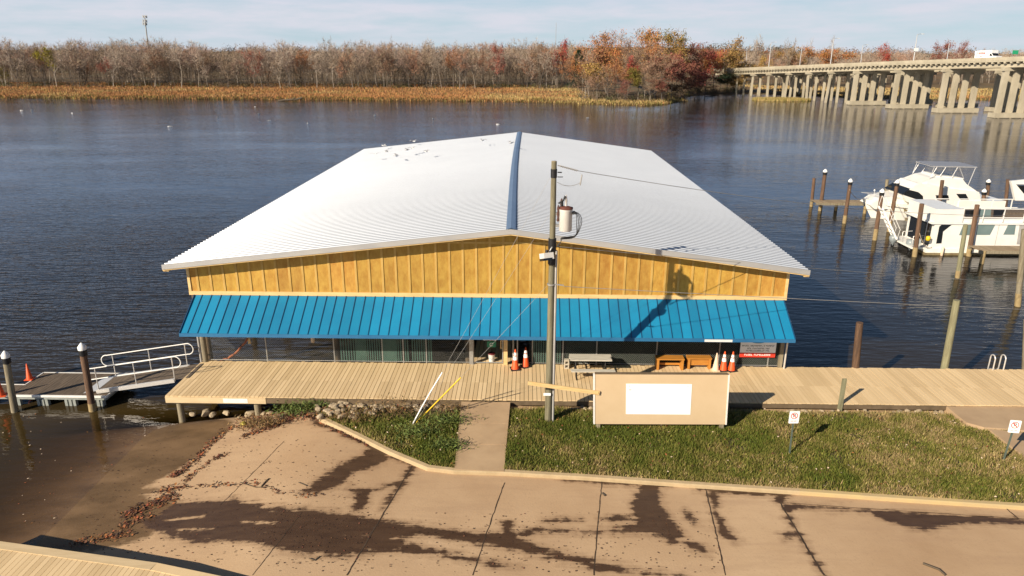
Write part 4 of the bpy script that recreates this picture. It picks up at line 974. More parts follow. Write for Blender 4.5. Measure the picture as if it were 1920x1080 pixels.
b = MB(); b.bb(-32, -17.03, 25.85, 25.9, FZ - .2, FZ - .08); b.bb(-20.9, -17.03, 27.9, 27.94, FZ - .2, FZ - .08); b.bb(-17.06, -17.02, 25.9, 27.9, FZ - .2, FZ - .08); b.build('skirt', M['float'], t)
x = -17.2
while x > -31:
    for k in range(3):
        b = MB(); b.box((x - .17 * k, 25.88, FZ - .42), (.11, .16, .46)); b.build('float', M['float'], t)
    x -= 1.15
def piling(base_z, x, y, top, r, name_m, label, cap=False, wet=0, group=None, lean=(0, 0)):
    t = thing('piling', label, 'piling', (x, y, base_z), group)
    b = MB(); L_ = top - base_z
    def at(z): return (x + lean[0] * (z - base_z), y + lean[1] * (z - base_z), z)
    b.tube(at(-1.55 if base_z < .5 else base_z - 1.2), at(top), r * 1.06, r * .94, 12); b.build('shaft', M[name_m], t)
    if wet:
        b = MB(); b.tube(at(-.6), at(wet), r * 1.075, r * 1.055, 12); b.build('tide_band', M['pilewet'], t)
    if cap:
        b = MB(); b.lathe([(r * 1.15, -.06), (r * 1.18, .06), (r * .25, .22), (.0, .235)], at(top), 12); b.build('cap', M['cap'], t)
        b = MB(); b.lathe([(r * 1.12, -.30), (r * 1.14, -.06)], at(top), 12); b.build('cap_collar', M['dark'], t)
    return t
def pil(b, tp, r, m_, label, cap=False, wet=.4, z=0):
    B = P(*b, z); T = PY(*tp, B[1]); tz = T[2] - (.22 if cap else 0); h = tz - z
    return piling(z, B[0], B[1], tz, r, m_, label, cap, wet, lean=((T[0] - B[0]) / max(h, .1), 0))
pil((28, 772), (8, 658), .13, 'pilegrey', 'grey piling with a white cone cap at the left corner of the floating dock', True, .0)
pil((174, 770), (152, 643), .135, 'pilebrown', 'brown piling with a white cone cap at the gangway end of the floating dock', True, .35)
pil((-12, 730), (-40, 612), .13, 'pilegreen', 'grey piling just outside the left edge behind the floating dock', True, 0)
# gangway
t = thing('gangway', 'aluminium gangway with looped white handrails sloping from boardwalk to floating dock', 'gangway', (-15.8, 26.7, .6))
GX0, GX1, GY0, GY1 = -17.5, -13.85, 26.05, 27.45
gzz = lambda x: .58 + (1.18 - .58) * (x - GX0) / (GX1 - GX0)
b = MB()
x = GX0
while x < GX1 - .05:
    b.extrude([(x, GY0 + .1, gzz(x)), (x + .15, GY0 + .1, gzz(x + .15)), (x + .15, GY1 - .1, gzz(x + .15)), (x, GY1 - .1, gzz(x))], (0, 0, -.03)); x += .157
b.build('tread', M['fdark'], t, recalc=True)
for y in (GY0, GY1):
    b = MB(); b.beam((GX0, y, gzz(GX0) - .04), (GX1 - .35, y, gzz(GX1 - .35) - .04), .08, .16); b.build('side_rail', M['alu'], t)
b = MB(); b.extrude([(GX0 - .55, GY0 - .02, FZ + .02), (GX0, GY0 - .02, gzz(GX0) + .01), (GX0, GY1 + .02, gzz(GX0) + .01), (GX0 - .55, GY1 + .02, FZ + .02)], (0, 0, -.012)); b.build('end_flap', M['alu'], t, recalc=True)
b = MB(); b.extrude([(GX1 - .4, GY0, gzz(GX1 - .4) + .012), (GX1 + .25, GY0, D + .02), (GX1 + .25, GY1, D + .02), (GX1 - .4, GY1, gzz(GX1 - .4) + .012)], (0, 0, -.012)); b.build('end_flap', M['fdark'], t, recalc=True)
for y, xa, xb in ((GY0, -17.65, -14.08), (GY1, -17.72, -14.2)):
    b = MB(); hi, lo = 1.0, .52; zz = lambda x, h: gzz(x) + h
    top = [(x, y, zz(x, hi)) for x in np.linspace(xa, xb, 8)]; bot = [(x, y, zz(x, lo)) for x in np.linspace(xb, xa, 8)]
    arc = [(xb + .25 * math.sin(a), y, zz(xb, (hi + lo) / 2) + .25 * math.cos(a)) for a in np.linspace(.2, math.pi - .2, 8)]
    arc2 = [(xa - .25 * math.sin(a), y, zz(xa, (hi + lo) / 2) - .25 * math.cos(a)) for a in np.linspace(.2, math.pi - .2, 8)]
    pts = top + arc + bot + (arc2 + [top[0]] if y == GY1 else [])
    b.path(pts, .023, 8); b.build('handrail', M['white'], t)
    for x in np.linspace(xa + .25, xb - .1, 3):
        b = MB(); b.tube((x, y, gzz(x) - .06), (x, y, zz(x, hi)), .022); b.build('stanchion', M['alu'], t)
# near dock in the bottom left corner
t = thing('near_dock', 'tan timber dock with a wide border board in the bottom left corner', 'dock', (-12, 15, 1.2))
e = [P(-120, 999, 1.2), P(0, 1015.5, 1.2), P(295, 1056, 1.2), P(415, 1081, 1.2), P(520, 1110, 1.2)]
poly = [np.array(q[:2]) for q in e] + [np.array([-5, 8.]), np.array([-22, 8.])]
pin = [poly[i] + np.array([.03, -.28]) for i in range(5)]
b = MB()
x = -21
while x < -5.2:
    xs_ = x + .07; yy = None
    for i in range(4):
        if pin[i][0] <= xs_ <= pin[i + 1][0]: yy = lerp(pin[i][1], pin[i + 1][1], (xs_ - pin[i][0]) / (pin[i + 1][0] - pin[i][0]))
    if yy is not None: b.bb(x, x + .138, 8, yy, 1.16 + random.uniform(-.003, .003), 1.2)
    x += .148
b.build('deck_boards', M['deck'], t)
for i in range(4):
    a, c = poly[i], poly[i + 1]; d = (c - a) / np.linalg.norm(c - a); nn_ = np.array([d[1], -d[0]]) * .27
    b = MB(); b.extrude([(a[0], a[1], 1.215), (c[0], c[1], 1.215), (c[0] + nn_[0], c[1] + nn_[1], 1.215), (a[0] + nn_[0], a[1] + nn_[1], 1.215)], (0, 0, -.04)); b.build('border_board', M['border'] if i < 2 else M['deck'], t, recalc=True)
    b = MB(); b.extrude([(a[0], a[1] - .02, .9), (c[0], c[1] - .02, .9), (c[0], c[1] - .02, 1.17), (a[0], a[1] - .02, 1.17)], (0, -.05, 0)); b.build('fascia_board', M['beamdark'], t, recalc=True)
for x in (-19, -16, -13, -10.3, -8.2):
    b = MB(); b.tube((x, 14.4, -1.4), (x, 14.4, 1.15), .12); b.build('post', M['pilegrey'], t)

# ------------------------------------------------------------------ rocks, litter, sticks
def rock_mesh(seed):
    r = np.random.default_rng(seed); import bmesh
    bm = bmesh.new(); bmesh.ops.create_icosphere(bm, subdivisions=2, radius=1)
    pl = [(Vector(r.normal(size=3)).normalized(), r.uniform(.55, .85)) for _ in range(9)]
    for v_ in bm.verts:
        for nrm, d in pl:
            k = v_.co.dot(nrm)
            if k > d: v_.co -= nrm * (k - d)
        v_.co *= 1 + .08 * mnoise.noise(v_.co * 2.3 + Vector((seed, 0, 0)))
    vs = [tuple(v_.co) for v_ in bm.verts]; fs = [tuple(v_.index for v_ in f_.verts) for f_ in bm.faces]; bm.free()
    m = MB(); m.add(vs, fs); return m
ROCKS = [rock_mesh(k).build('riprap_rock', M['rock']) for k in range(6)]
rused = [[False] for _ in ROCKS]
def rock(x, y, z, s, label, group):
    k = random.randrange(6)
    o = inst(ROCKS[k], rused[k], (x, y, z), random.uniform(0, 6.28), (s * random.uniform(.8, 1.3), s * random.uniform(.7, 1.0), s * random.uniform(.5, .8)), label, group); o['category'] = 'rock'; return o
GL = 'pale rubble rock in the riprap under the front edge of the boardwalk'; GG = 'riprap rocks along the boardwalk'
random.seed(11)
for k in range(170):
    px = random.uniform(590, 866); py = 755 + random.random() ** 1.5 * (34 if px < 700 else 20); p = P(px, py, .95)
    rock(p[0], min(p[1], 24.42), float(lawn_z(p[0], p[1])) + .07, random.uniform(.06, .17), GL, GG)
for k in range(36):
    px = random.choice([random.uniform(1055, 1112), random.uniform(1470, 1765), random.uniform(1470, 1765)]); p = P(px, random.uniform(757, 763), .95); rock(p[0], 24.3 + random.uniform(-.1, .12), float(lawn_z(p[0], 24.3)) + .05, random.uniform(.06, .16), 'pale rock in the thin row at the grass edge of the boardwalk', 'rocks at the grass edge')
for px, py, s, lab in [(480, 762, .27, 'large pale boulder under the boardwalk beside the second post'), (500, 766, .18, 'pinkish boulder just right of the large pale boulder'), (518, 758, .19, 'boulder tucked under the timber fascia'), (388, 771, .26, 'flat rock in the water under the boardwalk'), (400, 777, .15, 'small wet rock beside the flat rock in the water'), (430, 768, .2, 'wet dark rock left of the second boardwalk post'), (360, 776, .15, 'low rock awash near the end post'), (424, 774, .13, 'angular rock on the shore beneath the boardwalk'), (470, 775, .13, 'small stone below the large pale boulder'), (1738, 757, .22, 'biggest pale stone at the corner of the concrete landing')]:
    p = P(px, py, .35 if px < 560 else 1.0); rock(p[0], min(p[1], 24.7), p[2], s, lab, None)
for k in range(26):
    px = random.uniform(440, 590); py = 765 + 20 * random.random(); p = G(px, py); rock(p[0], min(p[1], 24.6), p[2] + .04, random.uniform(.05, .11), 'small stone scattered on the bank below the boardwalk', 'stones on the bank')
def scatter(n, fn, name, label, mats, size, up=.5):
    pts = np.array([fn() for _ in range(n)]); n = len(pts)
    a = rng.uniform(0, 2 * np.pi, n); s = rng.uniform(*size, n); tl = rng.uniform(-up, up, (n, 2))
    ux = np.stack([np.cos(a), np.sin(a), tl[:, 0]], -1) * s[:, None]; uy = np.stack([-np.sin(a), np.cos(a), tl[:, 1]], -1) * s[:, None] * .65
    c = pts + np.array([0, 0, .012]) + np.abs(tl).sum(1)[:, None] * s[:, None] * np.array([0, 0, 1.])
    v = np.stack([c - ux, c - uy, c + ux, c + uy], 1)
    o = arr_mesh(name, v, np.arange(4 * n), mats, k=4, mi=rng.integers(0, len(mats), n)); tag(o, label, 'leaves', kind='stuff')
M['leaf1'] = mat('dead_leaf', (.13, .055, .028), rough=.8, island=.5, hue=.02); M['leaf2'] = mat('dead_leaf_orange', (.30, .105, .035), rough=.8, island=.4, hue=.02); M['leaf3'] = mat('dead_leaf_dark', (.055, .028, .018), rough=.8, island=.4)
LINES = [([(440, 797), (395, 832), (372, 858), (340, 885), (320, 895)], 7, 4), ([(562, 780), (530, 790), (500, 805), (450, 820)], 7, 3), ([(600, 792), (640, 812), (690, 835)], 5, 1.6), ([(430, 850), (400, 862), (360, 890), (345, 905)], 5, 1.2), ([(330, 930), (300, 940), (260, 955), (235, 970)], 12, 4), ([(285, 965), (250, 978), (225, 1000)], 14, 1.2), ([(240, 1000), (190, 1012), (130, 1022)], 12, 1.6), ([(560, 775), (600, 788)], 6, 1), ([(480, 905), (400, 912), (300, 914)], 6, .8), ([(480, 905), (520, 925), (600, 930)], 9, .7), ([(350, 912), (290, 925)], 5, .6)]
wts = np.array([l[2] for l in LINES]); wts = wts / wts.sum()
def leafpt():
    pts, w_, _ = LINES[rng.choice(len(LINES), p=wts)]
    i = rng.integers(len(pts) - 1); t_ = rng.random(); a, b = pts[i], pts[i + 1]
    return G(a[0] + (b[0] - a[0]) * t_ + rng.normal(0, w_ * .5), a[1] + (b[1] - a[1]) * t_ + rng.normal(0, w_ * .35))
scatter(2300, leafpt, 'leaf_litter', 'drift lines of dead brown leaves on the ramp', [M['leaf1'], M['leaf1'], M['leaf2'], M['leaf3']], (.025, .06))
def specks():
    return G(rng.uniform(150, 700), rng.uniform(800, 1060)) if rng.random() < .6 else G(rng.uniform(500, 1350), rng.uniform(960 , 1075))
scatter(1500, specks, 'debris', 'small dark specks of debris scattered over the lot', [M['leaf1'], M['leaf3'], M['leaf3']], (.012, .035), .2)
def rockleaf():
    px = rng.uniform(440, 760); p = P(px, rng.uniform(757, 790 if px < 640 else 775), .95); p[1] = min(p[1], 24.4); p[2] = max(float(lawn_z(p[0], p[1])), float(gz(p[0], p[1]))) + .02; return p
scatter(1400, rockleaf, 'bank_litter', 'dead leaves and soil crumbs between the rocks below the boardwalk', [M['leaf1'], M['leaf3'], M['leaf2']], (.02, .05))
def lawnleaf():
    while True:
        x_, y_ = rng.uniform(-7, 18), rng.uniform(18.6, 24.3)
        if on_lawn(np.array([x_]), np.array([y_]))[0]: return np.array([x_, y_, float(lawn_z(x_, y_)) + rng.uniform(.06, .13)])
scatter(650, lawnleaf, 'lawn_leaves', 'dead leaves and pale scraps lying in the grass', [M['leaf1'], M['cream'], M['leaf2'], M['leaf1']], (.018, .045))
def floatleaf(): return np.append(P(rng.uniform(-60, 330), rng.uniform(775, 990), .0)[:2], .004)
scatter(90, floatleaf, 'floating_leaves', 'pale leaves floating on the shallow water left of the ramp', [M['leaf2'], M['cream'], M['leaf1']], (.02, .045), .03)
def stick(pts, r, label):
    w3 = [G(*q) + np.array([0, 0, r + .01 * (i % 2)]) for i, q in enumerate(pts)]; b = MB(); b.path(w3, r, 5); tag(b.build('stick', M['log'], origin=tuple(w3[0])), label, 'stick')
stick([(490, 913), (500, 902), (505, 898)], .02, 'short stick standing among litter left of the wet stain'); stick([(1128, 925), (1134, 931)], .025, 'short dark stick beside the joint in the middle of the lot')
stick([(1730, 1058), (1760, 1070), (1772, 1080)], .03, 'dark branch at the bottom right of the lot'); stick([(580, 1048), (590, 1052), (600, 1044)], .018, 'thin twig near the bottom joint of the lot'); stick([(920, 797), (930, 803), (940, 800)], .02, 'dark twig lying on the concrete path')
stick([(560, 905), (575, 912)], .015, 'twig lying across the dry concrete by the stain'); stick([(450, 905), (480, 915), (505, 913)], .014, 'long thin twig in the litter line')
p = G(457, 798); b = MB(); b.lathe([(.02, 0), (.12, .03), (.13, .1), (.06, .16), (.0, .17)], tuple(p), 9); tag(b.build('plastic_bag', mat('yellow_plastic', (.62, .52, .08), rough=.5), origin=tuple(p)), 'crumpled pale yellow plastic on the bank below the boulders', 'litter')
# weeds on the bank
M['weed'] = mat('weed_green', (.11, .145, .03), rough=.7, island=.45, hue=.03); M['weedb'] = mat('weed_brown', (.20, .125, .05), rough=.8, island=.4, hue=.02)
def weed(px, py, s, n, m_, label):
    p = P(px, py, .9); p[1] = min(p[1], 24.38); p[2] = float(max(gz(p[0], p[1]), lawn_z(p[0], p[1]) if p[0] > -10 else -1)); 
    c = rng.normal(0, 1, (n, 3)) * np.array([s, s * .45, s * .38]) + np.array([0, 0, s * .5]); c[:, 2] = np.abs(c[:, 2])
    d = rng.normal(0, 1, (n, 3)); d /= np.linalg.norm(d, axis=1)[:, None]; e = np.cross(d, rng.normal(0, 1, (n, 3))); e /= np.linalg.norm(e, axis=1)[:, None]
    l_ = rng.uniform(.04, .10, (n, 1)); v = np.stack([p + c - d * l_, p + c + e * l_ * .35, p + c + d * l_], 1)
    st = []; 
    for k in range(14):
        q = p + rng.normal(0, 1, 3) * np.array([s * .5, s * .2, 0]); tp = q + rng.normal(0, 1, 3) * np.array([s * .6, s * .3, 0]) + np.array([0, 0, s * rng.uniform(.6, 1.3)]); st.append([q, q + np.array([.015, 0, 0]), tp])
    v = np.concatenate([v, np.array(st)])
    tag(arr_mesh('weed_clump', v, np.arange(3 * len(v)), m_, origin=tuple(p)), label, 'plant')
weed(548, 772, .38, 550, M['weed'], 'straggly green weed clump left of the dark hollow below the boardwalk'); weed(572, 768, .3, 380, M['weed'], 'green weed clump against the boardwalk fascia above the kerb end')
weed(470, 783, .35, 420, M['weedb'], 'brown dried weeds in front of the pale boulder'); weed(505, 786, .32, 380, M['weedb'], 'brown weeds on the bank right of the boulders'); weed(600, 762, .22, 300, M['weed'], 'small dark green tuft under the fascia board')
weed(838, 800, .42, 800, M['weed'], 'leafy green weeds beside the left edge of the path'); weed(780, 822, .42, 800, M['weed'], 'leafy green weeds in the middle of the left grass patch'); weed(838, 846, .32, 700, M['weed'], 'green weeds by the path near the kerb'); weed(845, 776, .28, 300, M['weedb'], 'dry weeds where the path meets the boardwalk')
weed(665, 795, .5, 500, M['weedb'], 'dry brown weeds behind the left kerb end'); weed(740, 780, .55, 520, M['weedb'], 'dry brown weeds below the riprap left of the sleeves')

# ------------------------------------------------------------------ slips at the right: pilings, piers, boats
pil((1521, 387), (1526.6, 334), .15, 'pilebrown', 'short capless piling at the far left end of the finger pier', False, .5)
pil((1537.6, 395), (1548, 317), .17, 'pilebrown', 'tall brown piling with a white cap beside the short capless one at the finger pier', True, .5)
pil((1583, 418.5), (1595.5, 335), .16, 'pilebrown', 'brown white-capped piling in open water in front of the finger pier', True, .7)
pil((1658, 400), (1663.5, 336.6), .15, 'pilegrey', 'grey capless piling behind the bow of the cabin cruiser', False, .5)
pil((1640, 450), (1655, 354), .16, 'pilebrown', 'dark white-capped piling nearest the cruiser bow', True, .9)
pil((1666.6, 434), (1683.6, 336.6), .16, 'pilebrown', 'white-capped piling against the cruiser hull', True, .9)
pil((1714.5, 481), (1728.6, 382), .165, 'pilebrown', 'brown capless piling behind the houseboat outboards', False, .7)
pil((1757, 420), (1767, 338), .16, 'pilebrown', 'brown piling between the cruiser cabin and the houseboat', False, .5)
pil((1816, 480), (1832.5, 384), .165, 'pilebrown', 'brown piling at the corner of the pier in front of the houseboat', False, .6)
pil((1795, 521), (1811, 421), .145, 'pilegreen', 'pale green piling standing in the water before the houseboat', False, .5)
pil((1908, 574), (1921, 430), .16, 'pilegrey', 'tall grey-brown piling at the right edge of the frame', False, .8)
pil((1848, 400), (1854.6, 336), .17, 'pilebrown', 'dark white-capped piling behind the houseboat rail, the taller of two', True, .5)
pil((1839, 415), (1846.7, 354), .17, 'pilebrown', 'brown white-capped piling behind the houseboat rail, the lower of two', True, .5)
pil((1884, 398), (1890, 336.6), .16, 'pilebrown', 'brown capless piling in front of the far river beside the white arch', False, .5)
pil((1771, 688), (1794, 563), .145, 'pilegreen', 'tall pale green piling at the back edge of the boardwalk', False, 0, z=1.2)
pil((1604, 688), (1612, 605), .15, 'pilebrown', 'short brown piling with a dark band at the back edge of the boardwalk', False, 0, z=1.2)
pil((1924, 690), (1927, 600), .16, 'pilegrey', 'grey piling at the back edge of the boardwalk, cut by the frame', False, 0, z=1.2)
def pier(x0, x1, y0, y1, z, label, posts, m_='pier'):
    t = thing('finger_pier', label, 'pier', ((x0 + x1) / 2, (y0 + y1) / 2, 0))
    b = MB(); x = x0
    while x < x1: b.bb(x, min(x + .14, x1), y0, y1, z - .04, z); x += .152
    b.build('deck_boards', M[m_], t)
    for y in (y0 + .04, y1 - .04):
        b = MB(); b.bb(x0, x1, y - .05, y + .05, z - .26, z - .045); b.build('stringer', M['pilegrey'], t)
    for x, y in posts:
        b = MB(); b.tube((x, y, -1.5), (x, y, z - .05), .15, n=10); b.build('post', M['pilewet'], t)
pier(26.8, 31.9, 64.9, 66.3, 1.0, 'weathered finger pier left of the cabin cruiser', [(31.4, 65.0), (29.2, 66.1)])
pier(31.6, 46, 48.2, 49.5, 1.0, 'timber pier in front of the houseboat at the right edge', [(32.0, 48.3), (35.4, 48.3), (38.6, 48.3), (41, 48.3)])
pier(31.5, 46, 57.0, 58.2, 1.1, 'pier between the cruiser and the houseboat', [(32.4, 57.1), (35.5, 57.1), (38.6, 57.1)])
def loft(rows, m, mi=0, smooth=False, close=False):
    n = len(rows[0]); vs = [p for r_ in rows for p in r_]; fs = []
    for i in range(len(rows) - 1):
        for k in range(n - 1): fs.append((i * n + k, i * n + k + 1, (i + 1) * n + k + 1, (i + 1) * n + k))
    m.add(vs, fs, mi, smooth)
# cabin cruiser: bow to the left, along +x
CY = 63.2; Bh = 1.75; CX = 30.1
t = thing('cabin_cruiser', 'white cabin cruiser with flybridge and tubular bimini frame, bow to the left', 'boat', (36, CY, 0))
def hb(u): return Bh * min(1, 1.02 * (1 - (1 - min(u / .42, 1)) ** 2.1))   # half breadth
LEN = 12.0
def sheer(u): return 1.72 - .45 * min(u / .6, 1) ** .8
rows = []; rows2 = []
for k in range(25):
    u = k / 24; x = CX + u * LEN; h = hb(u); s_ = sheer(u)
    sec = []
    for v_ in np.linspace(0, 1, 9):
        z = -.35 + (s_ + .35) * v_; fl = h * (.55 + .45 * v_ ** .7) if u > .0 else 0
        xx = x + (1 - v_) * 1.25 * max(0, 1 - u * 3)
        sec.append((xx, CY - fl, z))
    rows.append(sec); rows2.append([(p[0], 2 * CY - p[1], p[2]) for p in sec])
b = MB(); loft(rows, b, smooth=True); loft(rows2, b, smooth=True)
loft([[(r_[-1][0], r_[-1][1], r_[-1][2]), (r_[-1][0], 2 * CY - r_[-1][1], r_[-1][2])] for r_ in rows], b)
b.add([rows[-1][0], rows[-1][-1], rows2[-1][-1], rows2[-1][0]], [(0, 1, 2, 3)]); hull = b.build('hull', M['gel'], t, recalc=True)
b = MB(); rr = [[(p[0], p[1] - .012, p[2]) for p in (r_[0], r_[2], r_[3])] for r_ in rows]; rr2 = [[(p[0], p[1] + .012, p[2]) for p in (r_[0], r_[2], r_[3])] for r_ in rows2]; loft([[(q[0][0], q[0][1] - .01, -.33), (q[0][0] * .6 + q[1][0] * .4, q[1][1] * .5 + q[0][1] * .5 - .06, .08)] for q in rr], b); b.build('boot_stripe', M['bottom'], hull, recalc=True)
b = MB(); b.path([(r_[-1][0], r_[-1][1] - .02, r_[-1][2] - .28) for r_ in rows[1:]], .03); b.build('rub_strake', M['alu'], hull)
YS = CY - 1.62
CP = lambda px, py, y=YS: PY(px, py, y)
def side_prism(m, px_pts, y0, y1, taper=0, mi=0):
    q = [CP(px, py, y0) for px, py in px_pts]; c = np.mean(q, 0)
    q2 = [np.array([c[0] + (p[0] - c[0]) * (1 - taper), y1, c[2] + (p[2] - c[2]) * (1 - taper)]) for p in q]
    n = len(q); m.add([tuple(p) for p in q] + [tuple(p) for p in q2], [tuple(range(n)), tuple(reversed(range(n, 2 * n)))] + [(i, n + i, n + (i + 1) % n, (i + 1) % n) for i in range(n)], mi)
def cz(py, y=YS): return CP(1760, py, y)[2]
fd = MB(); side_prism(fd, [(1632, 385), (1650, 373), (1694, 364), (1740, 368), (1740, 392), (1640, 392)], CY - 1.05, CY + 1.05, 0); fd.build('foredeck', M['gel'], t, recalc=True)
cb = MB(); side_prism(cb, [(1694, 366), (1724, 345), (1740, 344), (1770, 352), (1836, 360), (1842, 392), (1740, 392), (1700, 378)], YS, CY + 1.62); cab = cb.build('cabin', M['gel'], t, recalc=True)
b = MB(); side_prism(b, [(1693, 365), (1707, 355.5), (1730, 364), (1733, 376), (1722, 375)], YS - .03, YS - .005); b.build('windscreen', M['glass'], cab, recalc=True)
b = MB(); q = [CP(1692, 365, YS), CP(1708, 355, YS)]; b.extrude([q[0] + np.array([-.03, 0, .03]), (q[0][0] - .03, CY + 1.55, q[0][2] + .03), (q[1][0] - .03, CY + 1.5, q[1][2] + .03), q[1] + np.array([-.03, 0, .03])], (-.02, 0, .02)); b.build('windscreen', M['glass'], cab, recalc=True)
for poly in ([(1752, 366), (1778, 366), (1780, 375), (1758, 375)], [(1793, 363.5), (1811, 363.5), (1817, 374.5), (1801, 374.5)]):
    b = MB(); side_prism(b, poly, YS - .03, YS - .004); b.build('window', M['glass'], cab, recalc=True)
b = MB(); side_prism(b, [(1705, 356), (1726, 342), (1745, 352), (1755, 368), (1757, 392), (1733, 392), (1731, 368), (1722, 360)], YS - .07, YS - .01); b.build('wing_panel', M['gel'], cab, recalc=True)
fb = MB(); side_prism(fb, [(1725, 344), (1748, 335), (1765, 332), (1806, 337), (1812, 345), (1832, 359), (1833, 363), (1790, 360), (1748, 351)], YS + .15, CY + 1.45); flb = fb.build('flybridge', M['gel'], t, recalc=True)
b = MB(); side_prism(b, [(1748, 336), (1760, 329.5), (1780, 331), (1806, 334), (1806, 338), (1765, 338)], YS + .35, CY + 1.2); b.build('seat_cushion', M['white'], flb, recalc=True)
b = MB(); side_prism(b, [(1826, 359), (1832.5, 360), (1836, 372), (1832, 372)], YS + .2, CY + 1.4); b.build('aft_window', M['glass'], cab, recalc=True)
y0_, y1_ = YS + .2, CY + 1.4
tp0, tp1 = CP(1753, 309, y0_), CP(1829, 316, y0_)
zt = (tp0[2] + tp1[2]) / 2
b = MB(); b.extrude([(tp0[0] - .1, y0_, zt + .05), (tp1[0] + .1, y0_, zt), (tp1[0] + .1, y1_, zt), (tp0[0] - .1, y1_, zt + .05)], (0, 0, .03)); bt = b.build('bimini_top', mat('grey_canvas', (.22, .24, .29), rough=.8), t, recalc=True)
for y in (y0_, y1_):
    b = MB(); b.path([(tp0[0] - .12, y, zt), (tp1[0] + .12, y, zt - .05)], .035)
    zb = cz(336)
    for (xa, xb) in ((tp0[0], tp0[0] - .25), (tp0[0] + .25, tp0[0] - .25), (tp0[0] + 1.0, tp0[0] + .5), (tp0[0] + 2.0, tp0[0] + 1.6), (tp0[0] + 2.1, tp0[0] + 2.7)): b.path([(xa, y, zt), (xb, y, zb)], .024)
    b.path([(tp1[0], y, zt - .04), (tp1[0] - .4, y, cz(355))], .032); b.build('bimini_frame', M['alu'], t)
b = MB()
for x in np.linspace(tp0[0] - .1, tp1[0] + .1, 5): b.path([(x, y0_, zt - .03), (x, y1_, zt - .03)], .022)
b.build('roof_bow', M['alu'], t)
b = MB()
for sgn in (-1, 1):
    pts = [(CX + u * LEN - (.15 if u < .02 else 0), CY + sgn * max(hb(u) - .12, .05), sheer(u) + .55 * (1 if u < .3 else max(0, 1 - (u - .3) / .1))) for u in np.linspace(0, .4, 9)]; b.path(pts, .018)
    for k in (1, 3, 5): b.path([pts[k], (pts[k][0] + .05, pts[k][1], sheer(k * .05))], .014)
b.build('bow_rail', M['alu'], t)
b = MB(); q = CP(1640, 356, CY); b.lathe([(.05, 0), (.09, .04), (.03, .16)], tuple(q + np.array([0, 0, -.1])), 8); b.tube(q + np.array([0, 0, -.1]), (q[0] + .05, CY, sheer(.08)), .015); b.build('bow_light', M['white'], t)
b = MB(); side_prism(b, [(1694, 389.5), (1702, 394.5), (1709, 395.5), (1704, 399), (1704, 403), (1697, 401)], CY - Bh - .03, CY - Bh + .02); b.build('emblem', M['bottom'], hull, recalc=True)
b = MB(); b.bb(CX + 7.6, CX + 11.6, CY - 1.7, CY + 1.7, 1.0, 1.9); b.build('cockpit_coaming', M['gel'], t)
# houseboat: stern and outboards to the left
HY = 50.55; HB = 3.7
t = thing('houseboat', 'white houseboat with tinted trapezoid windows and upper deck rail at the right edge', 'houseboat', (34, HY + HB / 2, 0))
HP = lambda px, py: PY(px, py, HY)
def hpoly(pts, y0=HY, dy=.03, name=None, m=None, parent=None):
    b = MB(); q = [np.array([*(HP(px, py)[[0]]), y0, HP(px, py)[2]]) for px, py in pts]; b.extrude([tuple(p) for p in q], (0, dy, 0)); return b.build(name, m, parent, recalc=True)
XE = 43.0
b = MB(); x0 = HP(1737, 470)[0]
b.extrude([(x0, HY - .05, -.3), (x0 - .1, HY - .05, .28), (x0 - .12, HY - .05, .5), (XE, HY - .05, .5), (XE, HY - .05, -.3)], (0, HB + .1, 0)); hl = b.build('hull', M['gel'], t, recalc=True)
b = MB(); b.bb(x0 - .14, XE + .02, HY - .08, HY + HB + .08, -.28, .17); b.build('waterline_band', M['bottom'], hl)
z_roof = HP(1760, 417)[2]; z_top = HP(1745, 392)[2]
xw0 = HP(1750, 440)[0]
b = MB(); b.bb(xw0, XE, HY, HY + HB, .5, z_roof); hs = b.build('cabin', M['gel'], t)
b = MB(); b.bb(xw0 - .15, HP(1808, 395)[0], HY - .06, HY + HB, z_roof + .004, z_top); b.build('upper_bulwark', M['gel'], t)
b = MB(); b.bb(xw0 - .3, XE, HY - .08, HY + HB + .05, z_roof - .12, z_roof - .002); b.build('deck_edge', M['white'], t)
b = MB(); b.bb(xw0 - .02, xw0 - .004, HY + .35, HY + HB - .35, .58, 2.25); b.build('stern_doorway', M['glass'], hs)  # dark panel painted in for the shaded opening at the stern
b = MB(); b.bb(xw0 - .03, xw0 - .022, HY + .9, HY + 1.0, .6, 2.2); b.build('door_post', M['alu'], hs)
hpoly([(1761, 425), (1765, 421.5), (1784, 421.5), (1768, 434), (1765, 456), (1755, 456.5)], HY - .022, .018, 'doorway', M['glass'], hs)
for poly in ([(1806, 421.5), (1822, 421.5), (1820, 441), (1798, 441)], [(1834, 419.5), (1867, 419.5), (1856, 440.5), (1830, 440.5)], [(1891, 419.5), (1905, 419.5), (1902, 440), (1881, 440)]):
    f_ = hpoly(poly, HY - .012, .009, 'window', M['teal'], hs)
b = MB(); q = HP(1874, 418); b.bb(q[0], q[0] + .03, HY - .008, HY - .002, .55, z_roof - .13); b.build('door_seam', M['conduit'], hs)
hpoly([(1912, 418), (1930, 418), (1925, 458), (1906, 458)], HY - .018, .014, 'door', M['conduit'], hs)
q0, q1, q2 = HP(1808, 406), HP(1884, 394), HP(1808, 393)
hpoly([(1810, 394), (1826, 394), (1826, 406), (1809, 406)], HY - .03, .02, 'rail_window', M['glass'], hs)
hpoly([(1836, 393), (1858, 393), (1857, 406), (1834, 406)], HY - .03, .02, 'rail_window', M['teal'], hs)
hpoly([(1863, 393.5), (1884, 393.5), (1877, 406), (1862, 406)], HY - .03, .02, 'rail_window', M['glass'], hs)
zr0, zr1 = HP(1850, 408)[2], HP(1850, 391.5)[2]
